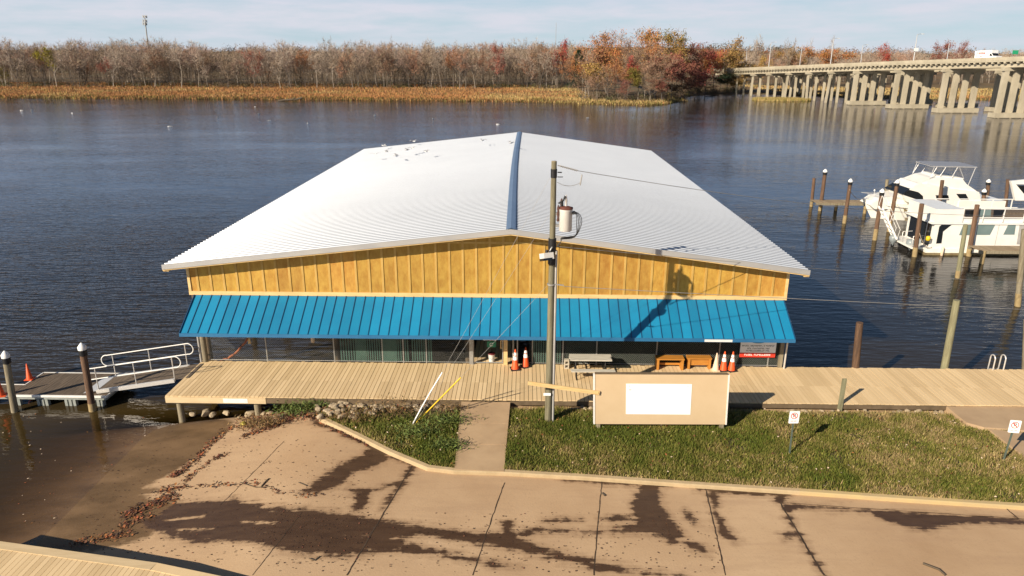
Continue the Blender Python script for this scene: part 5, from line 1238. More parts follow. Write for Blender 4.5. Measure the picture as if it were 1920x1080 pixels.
for y in (HY, HY + HB):
    b = MB(); xs_ = HP(1806, 400)[0]; b.bb(xs_, XE, y - .04, y + .01, zr0 - .03, zr0 + .03); b.bb(xs_, XE, y - .04, y + .01, zr1 - .03, zr1 + .03)
    for x in np.arange(xs_, XE, 1.45): b.bb(x - .03, x + .03, y - .045, y + .015, zr0 - .3, zr1)
    b.build('deck_rail', M['white'], t)
b = MB(); b.bb(HP(1808, 395)[0] + .01, XE, HY + .05, HY + .09, z_roof + .004, zr0 - .04); b.build('rail_skirt', M['gel'], t)
b = MB(); b.bb(HP(1845, 395)[0], XE - 1, HY + 1.2, HY + 2.6, z_roof + .004, z_roof + .5); b.build('deck_locker', M['fdark'], t)
b = MB(); q = [PY(1896, 340, HY + 2.6), PY(1990, 330, HY + 2.6), PY(1990, 346, HY + 2.6), PY(1905, 345.5, HY + 2.6), PY(1930, 376, HY + 2.6), PY(1904, 376, HY + 2.6)]; b.extrude([tuple(p) for p in q], (0, .25, 0)); b.build('hardtop_arch', M['gel'], t, recalc=True)
b = MB(); q = [PY(1907, 348, HY + 2.7), PY(1950, 348, HY + 2.7), PY(1950, 374, HY + 2.7), PY(1930, 374, HY + 2.7)]; b.extrude([tuple(p) for p in q], (0, .04, 0)); b.build('arch_glass', M['glass'], t, recalc=True)
b = MB(); b.bb(x0 - 1.0, x0 - .1, HY + .2, HY + HB - .2, .38, .5); b.build('swim_platform', M['gel'], t)
b = MB()
for dy in (.55, 1.15):
    a, c = np.array([HP(1682, 405)[0] + .25, HY + 2.2 + dy, 2.9]), np.array([HP(1712, 447)[0], HY + 1.6 + dy, .6]); b.beam(a, c, .05, .12); b.beam(a + np.array([.15, 0, .8]), c + np.array([.1, 0, .8]), .03, .03)
    for k in (0, .5, 1): q = a + (c - a) * k; b.beam(q, q + np.array([.13, 0, .8]), .025, .025)
a, c = a - np.array([0, .6, 0]), c - np.array([0, .6, 0])
for k in np.linspace(.08, .95, 7): q = a + (c - a) * k; b.bb(q[0] - .1, q[0] + .1, q[1], q[1] + .6, q[2] - .02, q[2] + .02)
b.build('boarding_stair', M['white'], t)
b = MB()
for x, y in ((x0 - .95, HY + .3), (x0 - .95, HY + 1.8)): b.path([(x, y, .5), (x, y, 1.3), (x + .7, y, 1.35)], .025)
b.build('stern_rail', M['alu'], t)
for px, py in ((1674, 446), (1706, 455), (1727, 452)):
    q = P(px, py + 8, .3); q[1] = min(q[1], HY + HB - .3)
    b = MB(); b.lathe([(.05, -.3), (.12, -.1), (.26, .05), (.31, .25), (.28, .42), (.12, .54), (0, .55)], (q[0], q[1], .35), 14); om = b.build('outboard', M['motor'], t)
    b = MB(); b.bb(q[0] - .08, q[0] + .1, q[1] - .05, q[1] + .05, -.3, .3); b.beam((q[0], q[1], .35), (x0, q[1], .4), .2, .12); b.build('motor_leg', M['dark'], om)
b = MB(); q = HP(1738, 444); b.lathe([(.04, 0), (.16, .05), (.16, .3), (.05, .36)], (q[0], HY - .2, q[2] - .25), 10); b.build('life_ring', M['yellow'], t)
b = MB(); q = HP(1767, 458); b.lathe([(.05, .0), (.10, .06), (.10, .62), (.04, .7)], (q[0], HY - .16, -.05), 10); b.build('fender', M['cream'], t)

# ------------------------------------------------------------------ far land
SHORE = [(-4000, 700), (-1200, 330), (-400, 240), (-171, 236), (-120, 237), (-60, 234), (-14, 232.5), (10, 224), (24, 218), (34, 214.5), (42, 220), (47, 231), (52, 236), (49, 243), (54, 262), (66, 276), (78, 284), (92, 283), (104, 276), (120, 262), (140, 252), (200, 246), (400, 240), (1200, 300), (4000, 700)]
sx = [p[0] for p in SHORE]
def land_z(x, d):                             # d: metres inland from the shore
    d = np.asarray(d, float)
    z = np.where(d < 0, np.maximum(-1.6, d * .25), .55 * (1 - np.exp(-np.maximum(d, 0) / 3.0)) + np.clip(d - 30, 0, 200) * .006)
    hill = np.clip((d - 230) / 600, 0, 1); hill = hill * hill * (3 - 2 * hill)
    return z + hill * (17 + 5 * np.sin(np.asarray(x) / 260 + 1.0) + 3 * np.sin(np.asarray(x) / 90)) 
shp = []
for (a, b) in zip(SHORE[:-1], SHORE[1:]):
    L_ = math.hypot(b[0] - a[0], b[1] - a[1]); n_ = max(1, min(60, int(L_ / 5)))
    for k in range(n_): shp.append((a[0] + (b[0] - a[0]) * k / n_, a[1] + (b[1] - a[1]) * k / n_))
shp.append(SHORE[-1]); shp = np.array(shp)
wob = np.array([mnoise.noise((p[0] * .08, p[1] * .08, 3)) * 2.2 + mnoise.noise((p[0] * .3, p[1] * .3, 7)) * .8 for p in shp]); shp[:, 1] += wob
ds = [-6, -2, 0, .6, 1.5, 3, 6, 12, 25, 45, 80, 130, 200, 300, 420, 560, 750, 1000, 1600, 3000, 5000]
v = []; 
for d in ds:
    for x, y in shp: v.append((x, y + d, float(land_z(x, d)) + (mnoise.noise((x * .05, (y + d) * .05, 1)) * .25 if 3 < d < 200 else 0)))
ns = len(shp); i = np.arange(len(ds) * ns).reshape(len(ds), ns); f = np.stack([i[:-1, :-1], i[:-1, 1:], i[1:, 1:], i[1:, :-1]], -1).reshape(-1, 4)
tag(arr_mesh('far_bank', v, f, M['marshland'], k=4, smooth=True), kind='structure', label='far river bank rising to low hills', cat='hills')
def shore_y(x): return np.interp(x, shp[:, 0], shp[:, 1])
def lz(x, y): return float(land_z(x, y - float(np.interp(x, shp[:, 0], shp[:, 1]))))
# marsh grass
M['marsh1'] = mat('marsh_orange', (.42, .20, .075), (.36, .19, .085), .06, rough=.8, island=.35, hue=.015, spec=.15); M['marsh2'] = mat('marsh_gold', (.50, .36, .15), (.40, .29, .12), .06, rough=.8, island=.35, hue=.015, spec=.15); M['marsh3'] = mat('marsh_olive', (.20, .17, .05), rough=.8, island=.4, hue=.02, spec=.15); M['marsh4'] = mat('marsh_brown', (.12, .075, .035), rough=.8, island=.4, spec=.15)
n = 110000
x = np.concatenate([rng.uniform(-260, 60, n), rng.uniform(100, 330, n // 3)]); dd = rng.random(len(x)) ** 1.5 * 105
dd[x > 95] *= .75
y = shore_y(x) + dd
k = ~((x > 22) & (x < 75) & (dd > 16)); x, y, dd = x[k], y[k], dd[k]; n = len(x)
z = land_z(x, dd); pn = nz2(x, y * 1.6, .035, 5); pn2 = nz2(x, y * 2, .12, 8)
h = rng.uniform(.4, .8, n) * (1 + .35 * pn2); wd = rng.uniform(.06, .16, n); a = rng.uniform(0, 6.28, n)
v = np.empty((n, 3, 3)); v[:, 0] = np.stack([x - wd * np.cos(a), y - wd * np.sin(a), z - .05], -1); v[:, 1] = np.stack([x + wd * np.cos(a), y + wd * np.sin(a), z - .05], -1); v[:, 2] = np.stack([x + rng.normal(0, .25, n), y + rng.normal(0, .25, n), z + h], -1)
gold = np.clip((x + 30) / 55, 0, 1) * .9 + pn * .8 + rng.normal(0, .22, n) - .1 + .25 * (x < -120) * (pn2 > 0)
mi = np.where(gold > .42, 1, 0); mi = np.where((dd < 5 + 4 * pn2) & (rng.random(n) < .55), np.where(rng.random(n) < .5, 2, 3), mi); mi = np.where((pn2 > .3) & (rng.random(n) < .45), 2, mi); mi = np.where(rng.random(n) < .06, 3, mi)
tag(arr_mesh('marsh_grass', v, np.arange(3 * n), [M['marsh1'], M['marsh2'], M['marsh3'], M['marsh4']], mi=mi), 'orange and gold marsh grass along the far bank', 'grass', kind='stuff')
# islet under the bridge
q = P(1465, 188, 0); n = 3500; a = rng.uniform(0, 6.28, n); r_ = np.sqrt(rng.random(n)); ix = q[0] + 9.5 * r_ * np.cos(a); iy = q[1] + 7 * r_ * np.sin(a)
b = MB(); b.lathe([(10, -1.2), (9.3, .05), (6, .22), (0, .3)], (q[0], q[1], 0), 28); io = b.build('islet', M['marshland'], origin=(q[0], q[1], 0)); io.scale = (1, .75, 1); tag(io, kind='structure', label='low grassy islet under the bridge', cat='islet')
v = np.empty((n, 3, 3)); hh = rng.uniform(.3, .8, n); v[:, 0] = np.stack([ix - .1, iy, 0 * ix], -1); v[:, 1] = np.stack([ix + .1, iy, 0 * ix], -1); v[:, 2] = np.stack([ix + rng.normal(0, .2, n), iy, .2 + hh], -1)
tag(arr_mesh('islet_grass', v, np.arange(3 * n), [M['marsh2'], M['marsh3']], mi=rng.integers(0, 2, n)), 'yellow-green grass on the islet under the bridge', 'grass', kind='stuff')

# ------------------------------------------------------------------ trees
def tube3(p, q, r0, r1):
    d = q - p; d = d / (np.linalg.norm(d) + 1e-9); a = np.cross(d, [.3, .9, .2]); a /= np.linalg.norm(a); b_ = np.cross(d, a)
    c = [(math.cos(t), math.sin(t)) for t in (0, 2.09, 4.19)]
    v = [p + (a * x + b_ * y) * r0 for x, y in c] + [q + (a * x + b_ * y) * r1 for x, y in c]
    T = []
    for i in range(3):
        j = (i + 1) % 3; T += [[v[i], v[j], v[3 + j]], [v[i], v[3 + j], v[3 + i]]]
    return T
def tree_arrays(seed, H, spread, leaf=0, leafsize=.3, twigs=500, trunk_frac=.45, lean=.05, conical=False):
    r = np.random.default_rng(seed); T = []; tips = []
    def limb(p, d, l, rad, lev):
        n = 3 if lev == 0 else 2
        for k in range(n):
            q = p + d * (l / n); r1 = rad * (.78 if lev == 0 else .66)
            T.extend(tube3(p, q, rad, r1)); p = q; rad = r1
            d = d + r.normal(0, .10 if lev == 0 else .2, 3) + np.array([0, 0, .08]); d /= np.linalg.norm(d)
            if lev >= 1: tips.append((p, d))
            if lev < 3 and (lev > 0 or k > 0 or r.random() < .3):
                for _ in range(2 if lev > 0 else 3):
                    a = r.uniform(0, 6.28); e = d * r.uniform(.35, 1.0) + np.array([math.cos(a), math.sin(a), 0]) * spread * r.uniform(.5, 1.1); e /= np.linalg.norm(e)
                    limb(p, e, l * r.uniform(.38, .62), rad * .62, lev + 1)
    d0 = np.array([r.normal(0, lean), r.normal(0, lean), 1]); d0 /= np.linalg.norm(d0)
    limb(np.zeros(3), d0, H * .62, H * .011, 0)
    trunk = np.array(T, np.float32)
    tp = np.array([t_[0] for t_ in tips]); td = np.array([t_[1] for t_ in tips])
    # scale to the height wanted
    top = max(trunk[..., 2].max(), tp[:, 2].max()); s = H / top * .96; trunk *= s; tp *= s
    keep = tp[:, 2] > H * trunk_frac * .8; tp, td = tp[keep], td[keep]
    C = []
    if twigs:
        k = r.integers(len(tp), size=twigs); p = tp[k]; d = td[k] + r.normal(0, .55, (twigs, 3)); d /= np.linalg.norm(d, axis=1)[:, None]
        l_ = r.uniform(.6, 2.0, (twigs, 1)); a = np.cross(d, r.normal(0, 1, (twigs, 3))); a /= np.linalg.norm(a, axis=1)[:, None]
        C.append(np.stack([p - a * .045, p + a * .045, p + d * l_], 1))
    if leaf:
        if conical:
            z = r.random(leaf) ** .8; rr = spread * H * .30 * (1 - z * .8) * np.sqrt(r.random(leaf)) * (1 + .25 * np.sin(z * 25)); a = r.uniform(0, 6.28, leaf)
            c = np.stack([rr * np.cos(a), rr * np.sin(a), H * (.12 + .88 * z)], -1)
        else:
            ncl = 42; ck = r.integers(len(tp), size=ncl); cw = r.uniform(.5, 1.5, ncl); cw /= cw.sum(); kk = r.choice(ncl, leaf, p=cw)
            c = tp[ck][kk] + r.normal(0, 1, (leaf, 3)) * np.array([H * .062, H * .062, H * .045]) * r.uniform(.6, 1.2, ncl)[kk][:, None]
            c[:, 2] = np.minimum(c[:, 2], H * 1.03)
        d = r.normal(0, 1, (leaf, 3)); d /= np.linalg.norm(d, axis=1)[:, None]; e = np.cross(d, r.normal(0, 1, (leaf, 3))); e /= np.linalg.norm(e, axis=1)[:, None]
        s_ = r.uniform(.6, 1.3, (leaf, 1)) * leafsize
        C.append(np.stack([c - d * s_, c + e * s_ * .8, c + d * s_], 1)); 
    crown = np.concatenate(C) if C else np.zeros((0, 3, 3))
    return trunk, crown
M['bark'] = mat('pale_bark', (.30, .255, .21), (.22, .185, .15), 1.5, rough=.9, objrand=.25); M['barkd'] = mat('dark_bark', (.10, .078, .06), rough=.9, objrand=.25)
TW = {'twig_grey': (.37, .30, .24), 'twig_brown': (.35, .265, .19), 'twig_pink': (.36, .255, .205), 'twig_rust': (.36, .20, .13)}
for k_, c_ in TW.items(): M[k_] = mat(k_, c_, rough=.9, island=.35, hue=.015, objrand=.18, spec=.1)
def mesh_only(name, tris, m):
    o = arr_mesh(name, tris, np.arange(3 * len(tris)), m); me = o.data; bpy.data.objects.remove(o); return me
BARE = []
for s_ in range(8):
    tr, cr = tree_arrays(100 + s_, 18, .55 if s_ % 2 else .42, twigs=900, trunk_frac=.22, lean=.09)
    BARE.append((mesh_only('trunk', tr, M['bark'] if s_ < 5 else M['barkd']), mesh_only('crown', cr, M['twig_grey']), tr, cr))
def plant(name, label, cat, group, meshes, x, y, z, s, rot, mats=(None, None)):
    t = bpy.data.objects.new(name, None); col.objects.link(t); t.location = (x, y, z); t.rotation_euler = (0, 0, rot); t.scale = s if hasattr(s, '__len__') else (s, s, s); tag(t, label, cat, group)
    for nm, me, m_ in zip(('trunk', 'crown'), meshes, mats):
        o = bpy.data.objects.new(nm, me); col.objects.link(o); o.parent = t
        if m_: o.material_slots[0].link = 'OBJECT'; o.material_slots[0].material = m_
    return t
random.seed(3)
nb = 0
KS = list(TW)
while nb < 235:
    px = random.uniform(-40, 1085); D_ = 300 + 62 * random.random() ** 1.2
    q = PY(px, 165, D_); x, y = q[0], D_
    base = lz(x, y); hgt = random.uniform(14, 19) + (1.5 if px < 350 else 0) - (D_ - 300) * .0
    plant('bare_tree', 'leafless grey-brown tree in the wood along the far bank', 'tree', 'leafless trees along the far bank', BARE[random.randrange(8)][:2], x, y, base, hgt / 18, random.uniform(0, 6.28), (None, M[random.choices(KS, (4, 4, 2, 1.2))[0]])); nb += 1
def stuff_trees(n, fx, fd, name, label, hrange, mats, sub=1.0):
    V = []; MI = []
    for _ in range(n):
        px = fx(); D_ = fd(); x = PY(px, 160, D_)[0]; y = D_; k = random.randrange(8); tr, cr = BARE[k][2], BARE[k][3]
        h = random.uniform(*hrange) / 18; a = random.uniform(0, 6.28); c_, s_ = math.cos(a), math.sin(a); Rm = np.array([[c_, s_, 0], [-s_, c_, 0], [0, 0, 1]]) * h
        m_ = random.randrange(1, len(mats))
        for A, im in ((tr[rng.random(len(tr)) < sub], 0), (cr[rng.random(len(cr)) < sub], m_)):
            V.append(A.reshape(-1, 3) @ Rm + np.array([x, y, lz(x, y)])); MI.append(np.full(len(A), im))
    V = np.concatenate(V); MI = np.concatenate(MI); tag(arr_mesh(name, V, np.arange(len(V)), mats, mi=MI), label, 'wood', kind='stuff')
wm = [M['bark'], M['twig_grey'], M['twig_brown'], M['twig_pink'], M['twig_grey'], M['twig_brown']]
stuff_trees(330, lambda: random.uniform(-80, 1120), lambda: random.uniform(330, 400), 'leafless_wood', 'dense leafless wood behind the first trees of the far bank', (13, 20), wm, .8)
stuff_trees(300, lambda: random.uniform(1280, 2050), lambda: random.uniform(345, 520), 'leafless_wood', 'leafless wood behind the bridge', (13, 18), wm + [M['twig_rust']], .75)
# dark brush at the foot of the wood, and the evergreen-topped ridge behind
def clumps(n_cl, fpos, name, label, size, nleaf, mats, ls, flat=.7):
    V = []; MI = []
    for _ in range(n_cl):
        x, y, z = fpos(); s = random.uniform(*size); n_ = int(nleaf * random.uniform(.6, 1.3)); d = rng.normal(0, 1, (n_, 3)); d /= np.linalg.norm(d, axis=1)[:, None]; c = d * (rng.random((n_, 1)) ** .4) * np.array([s, s, s * flat]) * (1 + .25 * np.sin(d * 5 + rng.uniform(0, 6)).sum(1, keepdims=True) / 2) + np.array([x, y, z + s * flat * .55])
        e = rng.normal(0, 1, (n_, 3)); e /= np.linalg.norm(e, axis=1)[:, None]; g = np.cross(e, d); L_ = ls * rng.uniform(.6, 1.3, (n_, 1))
        V.append(np.stack([c - e * L_, c + g * L_, c + e * L_], 1)); MI.append(np.full(n_, random.randrange(len(mats))))
    V = np.concatenate(V); tag(arr_mesh(name, V, np.arange(3 * len(V)), mats, mi=np.concatenate(MI)), label, 'wood', kind='stuff')
M['brush1'] = mat('brush_green', (.085, .088, .04), rough=.85, island=.4, hue=.03, spec=.15); M['brush2'] = mat('brush_brown', (.15, .108, .07), rough=.9, island=.4, hue=.02, spec=.1); M['ever'] = mat('evergreen', (.028, .040, .026), rough=.85, island=.4, hue=.02, spec=.15); M['brush3'] = mat('brush_grey', (.15, .115, .085), rough=.9, island=.3, spec=.1); M['rust'] = mat('far_rust', (.20, .085, .04), rough=.9, island=.35, hue=.02, spec=.1)
def fp():
    px = random.uniform(-60, 1075); D_ = random.uniform(300, 322); x = PY(px, 165, D_)[0]; return x, D_, lz(x, D_) - .2
clumps(240, fp, 'underbrush', 'dark green and brown brush at the foot of the far wood', (1.2, 3.4), 150, [M['brush1'], M['brush2'], M['brush2'], M['brush1'], M['brush3']], .22)
def fpb():
    px = random.uniform(-60, 1085); D_ = random.uniform(318, 350); x = PY(px, 165, D_)[0]; return x, D_, lz(x, D_) + random.uniform(0, 8.5)
M['brush4'] = mat('brush_taupe', (.20, .158, .12), rough=.9, island=.35, spec=.1)
clumps(900, fpb, 'thicket', 'grey-brown thicket filling the far wood between the trunks', (1.8, 4.2), 120, [M['brush4'], M['brush3'], M['brush4'], M['brush2']], .2, 1.2)
def fp2():
    px = random.uniform(-100, 2050); D_ = random.uniform(520, 900); x = PY(px, 120, D_)[0]; return x, D_, lz(x, D_)
clumps(950, fp2, 'ridge_wood', 'far wooded ridge closing the horizon', (5, 9.5), 110, [M['brush3'], M['brush2'], M['brush3'], M['rust'], M['ever'], M['brush2'], M['brush3']], .9, .9)
def fp3():
    px = random.uniform(-60, 420) if random.random() < .75 else random.uniform(420, 1000); D_ = random.uniform(500, 560); x = PY(px, 120, D_)[0]; return x, D_, lz(x, D_) + 4
clumps(60, fp3, 'pine_ridge', 'dark pines rising behind the leafless wood at the left', (4, 6.5), 260, [M['ever']], .8, 1.1)
def fp4():
    px = random.uniform(1085, 1395) if random.random() < .8 else random.uniform(1240, 1395); x = P(px, 186, .5)[0]; yy = float(shore_y(x)); y = yy + random.uniform(3 if px > 1240 else 9, 34); return x * y / P(px, 186, .5)[1], y, .35
clumps(150, fp4, 'point_brush', 'tangled brown brush under the autumn trees of the point', (1.0, 2.6), 170, [M['brush2'], M['brush3'], M['brush2'], M['brush1']], .2)
# autumn trees
AC = {'red': (.34, .070, .050), 'russet': (.31, .150, .075), 'orange': (.38, .165, .060), 'maroon': (.22, .085, .06), 'crimson': (.30, .11, .08), 'gold': (.36, .225, .070), 'ochre': (.28, .170, .060), 'olive': (.16, .130, .030), 'green': (.026, .040, .020), 'tan': (.25, .165, .105), 'pink': (.29, .18, .12), 'yellowgreen': (.26, .22, .03), 'dark': (.06, .034, .024)}
for k_, c_ in AC.items(): M['ac_' + k_] = mat('autumn_' + k_, c_, rough=.8, island=.42, hue=.022, spec=.15)
LEAFY = []
for s_ in range(6):
    tr, cr = tree_arrays(300 + s_, 15, .75, leaf=3000, leafsize=.26, twigs=150, trunk_frac=.22, lean=.06); LEAFY.append((mesh_only('trunk', tr, M['barkd']), mesh_only('crown', cr, M['ac_russet'])))
HALF = []
for s_ in range(4):
    tr, cr = tree_arrays(400 + s_, 15, .62, leaf=1000, leafsize=.20, twigs=900, trunk_frac=.25, lean=.06); HALF.append((mesh_only('trunk', tr, M['bark']), mesh_only('crown', cr, M['ac_pink'])))
tr, cr = tree_arrays(500, 15, .8, leaf=3400, leafsize=.25, twigs=0, conical=True); CON = (mesh_only('trunk', tr, M['barkd']), mesh_only('crown', cr, M['ac_green']))
AUT = [  # photo column, row of the foot, row of the top, crown width, colour, kind, label
 (1012, 166, 76, 42, 'tan', 'h', 'tall thin tan tree standing above the wood just left of the autumn cluster'), (1052, 167, 80, 30, 'red', 'l', 'slim bright red tree at the left end of the autumn cluster'),
 (1098, 186, 138, 50, 'tan', 'h', 'low tan bare bush at the left shore of the point'), (1120, 188, 146, 44, 'pink', 'h', 'pale pinkish bush in front of the golden low tree'), (1140, 188, 128, 50, 'tan', 'h', 'tan twiggy tree right of the golden low tree'), (1158, 188, 120, 46, 'russet', 'h', 'rusty twiggy tree in the middle of the shore of the point'), (1172, 190, 150, 40, 'maroon', 'h', 'dull red bush in the middle of the shore of the point'), (1208, 189, 120, 46, 'pink', 'h', 'pinkish twiggy tree left of the wide pink-brown one'), (1066, 172, 112, 40, 'russet', 'h', 'rusty twiggy tree left of the dark evergreen'), (1092, 174, 120, 40, 'orange', 'h', 'thin orange tree at the right foot of the evergreen'),
 (1035, 167, 96, 44, 'russet', 'h', 'low russet half-bare tree left of the bright red one'), (1076, 169, 84, 40, 'orange', 'l', 'orange-brown tree right of the slim bright red one'),
 (1083, 172, 94, 32, 'green', 'c', 'dark evergreen among the autumn trees'), (1112, 179, 70, 62, 'russet', 'l', 'tall rusty tree above the dark evergreen'),
 (1136, 176, 67, 54, 'russet', 'h', 'tall russet tree with bare tips, second along the point'), (1152, 180, 70, 50, 'orange', 'l', 'tall burnt-orange tree in the middle of the point'),
 (1104, 183, 104, 52, 'pink', 'h', 'pinkish half-bare tree in front of the rusty ones'), (1124, 186, 116, 60, 'gold', 'l', 'golden low tree at the left of the point'),
 (1176, 184, 74, 54, 'pink', 'h', 'tall pinkish-grey half-bare tree on the point'), (1202, 182, 62, 64, 'orange', 'l', 'highest orange crown on the point'),
 (1222, 178, 64, 50, 'ochre', 'l', 'ochre crown right of the highest orange one'), (1196, 187, 98, 56, 'tan', 'h', 'tan half-bare tree below the highest orange crown'),
 (1180, 187, 112, 26, 'red', 'l', 'small red tree hanging between tan branches on the point'), (1193, 189, 126, 44, 'olive', 'l', 'olive-yellow low tree at the shore of the point'),
 (1228, 187, 86, 64, 'pink', 'h', 'wide pink-brown half-bare tree on the point'), (1250, 180, 66, 52, 'ochre', 'l', 'dark ochre crown at the right shoulder of the cluster'),
 (1268, 178, 66, 46, 'olive', 'l', 'olive-gold crown at the right shoulder of the cluster'), (1240, 189, 112, 54, 'pink', 'h', 'grey-pink bush tree close to the water'),
 (1258, 187, 116, 64, 'maroon', 'l', 'broad maroon tree near the tip of the point'), (1276, 185, 100, 50, 'crimson', 'l', 'crimson tree above the maroon ones'),
 (1294, 183, 86, 42, 'maroon', 'l', 'tall dark maroon tree right of the crimson one'), (1308, 183, 98, 44, 'orange', 'l', 'orange tree right of the maroon group'),
 (1322, 182, 100, 50, 'red', 'l', 'rusty red tree at the river bend'), (1302, 185, 122, 64, 'crimson', 'l', 'low crimson tree over the dark bank'),
 (1336, 182, 104, 40, 'orange', 'l', 'red-orange tree beside the golden group near the bridge'), (1347, 180, 136, 50, 'green', 'l', 'dark olive-green tree overhanging the water near the bridge'),
 (1322, 184, 142, 58, 'green', 'l', 'dark green bush at the shaded bank'), (1362, 180, 78, 54, 'ochre', 'l', 'tall ochre-orange tree left of the bridge end'),
 (1378, 179, 100, 50, 'gold', 'l', 'golden tree beside the bridge end'), (1372, 181, 128, 54, 'gold', 'l', 'low gold-green tree at the water beside the bridge end'),
 (1388, 180, 118, 34, 'ochre', 'l', 'ochre tree touching the bridge end'), (1244, 190, 148, 50, 'maroon', 'l', 'dark red bush at the waterline of the point'), (1218, 190, 140, 44, 'tan', 'h', 'pale bare bush at the waterline of the point'),
 (1284, 186, 150, 60, 'dark', 'l', 'dark shaded bush at the river bend'), (1310, 186, 150, 50, 'dark', 'l', 'dark bush below the crimson tree'),
 (1424, 165, 96, 30, 'gold', 'l', 'bright gold tree behind the first bridge lamp'), (1474, 165, 94, 46, 'ochre', 'l', 'ochre tree seen over the bridge rail'), (1505, 165, 102, 36, 'gold', 'l', 'small golden tree over the bridge rail'),
 (1540, 165, 96, 64, 'orange', 'l', 'wide orange tree over the bridge rail'), (1643, 165, 86, 30, 'red', 'l', 'small red tree beyond the bridge'), (1746, 165, 83, 34, 'maroon', 'l', 'dark red tree beyond the bridge left of the truck'), (1790, 165, 84, 30, 'maroon', 'h', 'half-bare reddish tree beyond the bridge just right of the dark red one'),
 (102, 167, 84, 36, 'yellowgreen', 'l', 'yellow-green tree alone among the leafless wood at the left'), (205, 166, 106, 30, 'crimson', 'h', 'faint reddish tree in the leafless wood below the tall mast'), (478, 166, 88, 50, 'crimson', 'h', 'reddish tree in the leafless wood left of the boathouse ridge'), (573, 167, 90, 44, 'russet', 'h', 'russet tree in the leafless wood above the left eave'), (938, 167, 78, 26, 'crimson', 'l', 'small red crown above the wood beyond the ridge cap'), (850, 167, 86, 44, 'russet', 'h', 'rusty half-bare tree in the wood left of the ridge'),
 (720, 167, 82, 40, 'pink', 'h', 'pinkish half-bare tree in the wood over the left roof slope'), (300, 167, 92, 44, 'pink', 'h', 'pinkish half-bare tree in the wood right of the mast'), (8, 167, 118, 40, 'olive', 'h', 'olive bush tree at the left edge of the far wood'), (390, 167, 96, 36, 'tan', 'h', 'tan half-bare tree in the wood between mast and roof')]
for j, (px, pb, pt, pw, c_, kd, lab) in enumerate(AUT):
    if px > 1400: D_ = 345 + (j % 3) * 12; q = PY(px, pb, D_); zb = lz(q[0], D_)
    elif px < 1010: D_ = 304; q = PY(px, pb, D_); zb = lz(q[0], D_)
    else:
        q = P(px, pb, .6); D_ = q[1]; zb = lz(q[0], D_)
        if zb < .2: D_ = float(shore_y(q[0])) + 2 + (190 - pb) * .6; q = PY(px, pb, D_); zb = .4
    H_ = (PY(px, pt, D_)[2] - zb) * (1.13 if px > 1030 and kd != 'c' else 1.0); wd_ = pw / FPX * D_ * (1.15 if 1030 < px < 1400 else 1)
    proto = CON if kd == 'c' else (LEAFY[j % 6] if kd == 'l' else HALF[j % 4])
    pw0 = 7.2 if kd == 'c' else (11 if kd == 'l' else 11)
    plant('autumn_tree' if kd != 'c' else 'evergreen_tree', lab, 'tree', None, proto, q[0], D_, zb, (wd_ / pw0, wd_ / pw0, H_ / 15), random.uniform(0, 6.28), (None, M['ac_' + c_]))
# mast, thin aerial, drift log
q = PY(276, 82, 520); tp = PY(271, 30, 520); t = thing('radio_mast', 'tall slender radio mast with antenna clusters on the skyline', 'mast', (q[0], 520, 14)); 
b = MB(); b.tube((q[0], 520, 10), (tp[0], 520, tp[2]), .55, .35, 6); b.build('shaft', M['steel'], t)
for py in (31, 39, 44.5):
    a = PY(271.5, py, 520); b = MB()
    for an in np.linspace(0, 6.28, 7)[:-1]: b.bb(a[0] + 1.3 * math.cos(an) - .25, a[0] + 1.3 * math.cos(an) + .25, 520 + 1.3 * math.sin(an) - .2, 520 + 1.3 * math.sin(an) + .2, a[2] - 1.0, a[2] + .9)
    b.tube((a[0], 520, a[2] - .2), (a[0], 520, a[2] + .2), 1.2, n=6); b.build('antenna_ring', M['steel'], t)
q = PY(1042, 84, 700); tp = PY(1042, 42, 700); b = MB(); b.tube((q[0], 700, 10), (q[0], 700, tp[2]), .25, .15, 5); tag(b.build('aerial', M['conduit'], origin=(q[0], 700, 10)), 'hair-thin distant aerial on the skyline left of the autumn cluster', 'mast')
q = P(545, 189, .1); b = MB(); b.path([q + np.array([-4, 0, 0]), q + np.array([-1, .3, .3]), q + np.array([2, 0, .5]), q + np.array([3.6, .2, .9])], .3, 6); b.path([q + np.array([.5, 0, .3]), q + np.array([1.6, -.4, 1.1])], .12, 5)
tag(b.build('drift_log', M['log'], origin=tuple(q)), 'dark drift log lying at the edge of the far marsh', 'log')
# skyline snags
for j, (px, pt) in enumerate([(727, 66), (690, 70), (612, 68), (1400, 66), (1410, 62), (1510, 66), (1555, 67), (980, 68), (1000, 68), (800, 70), (1480, 70)]):
    D_ = 350 if px > 1300 else 318; q = PY(px, 165, D_); zb = lz(q[0], D_); H_ = PY(px, pt, D_)[2] - zb
    plant('bare_tree', 'leafless tree whose bare top stands clear above the wood', 'tree', 'leafless trees standing above the skyline', BARE[j % 8][:2], q[0], D_, zb, (.75, .75, H_ / 18), random.uniform(0, 6), (None, M['twig_grey']))

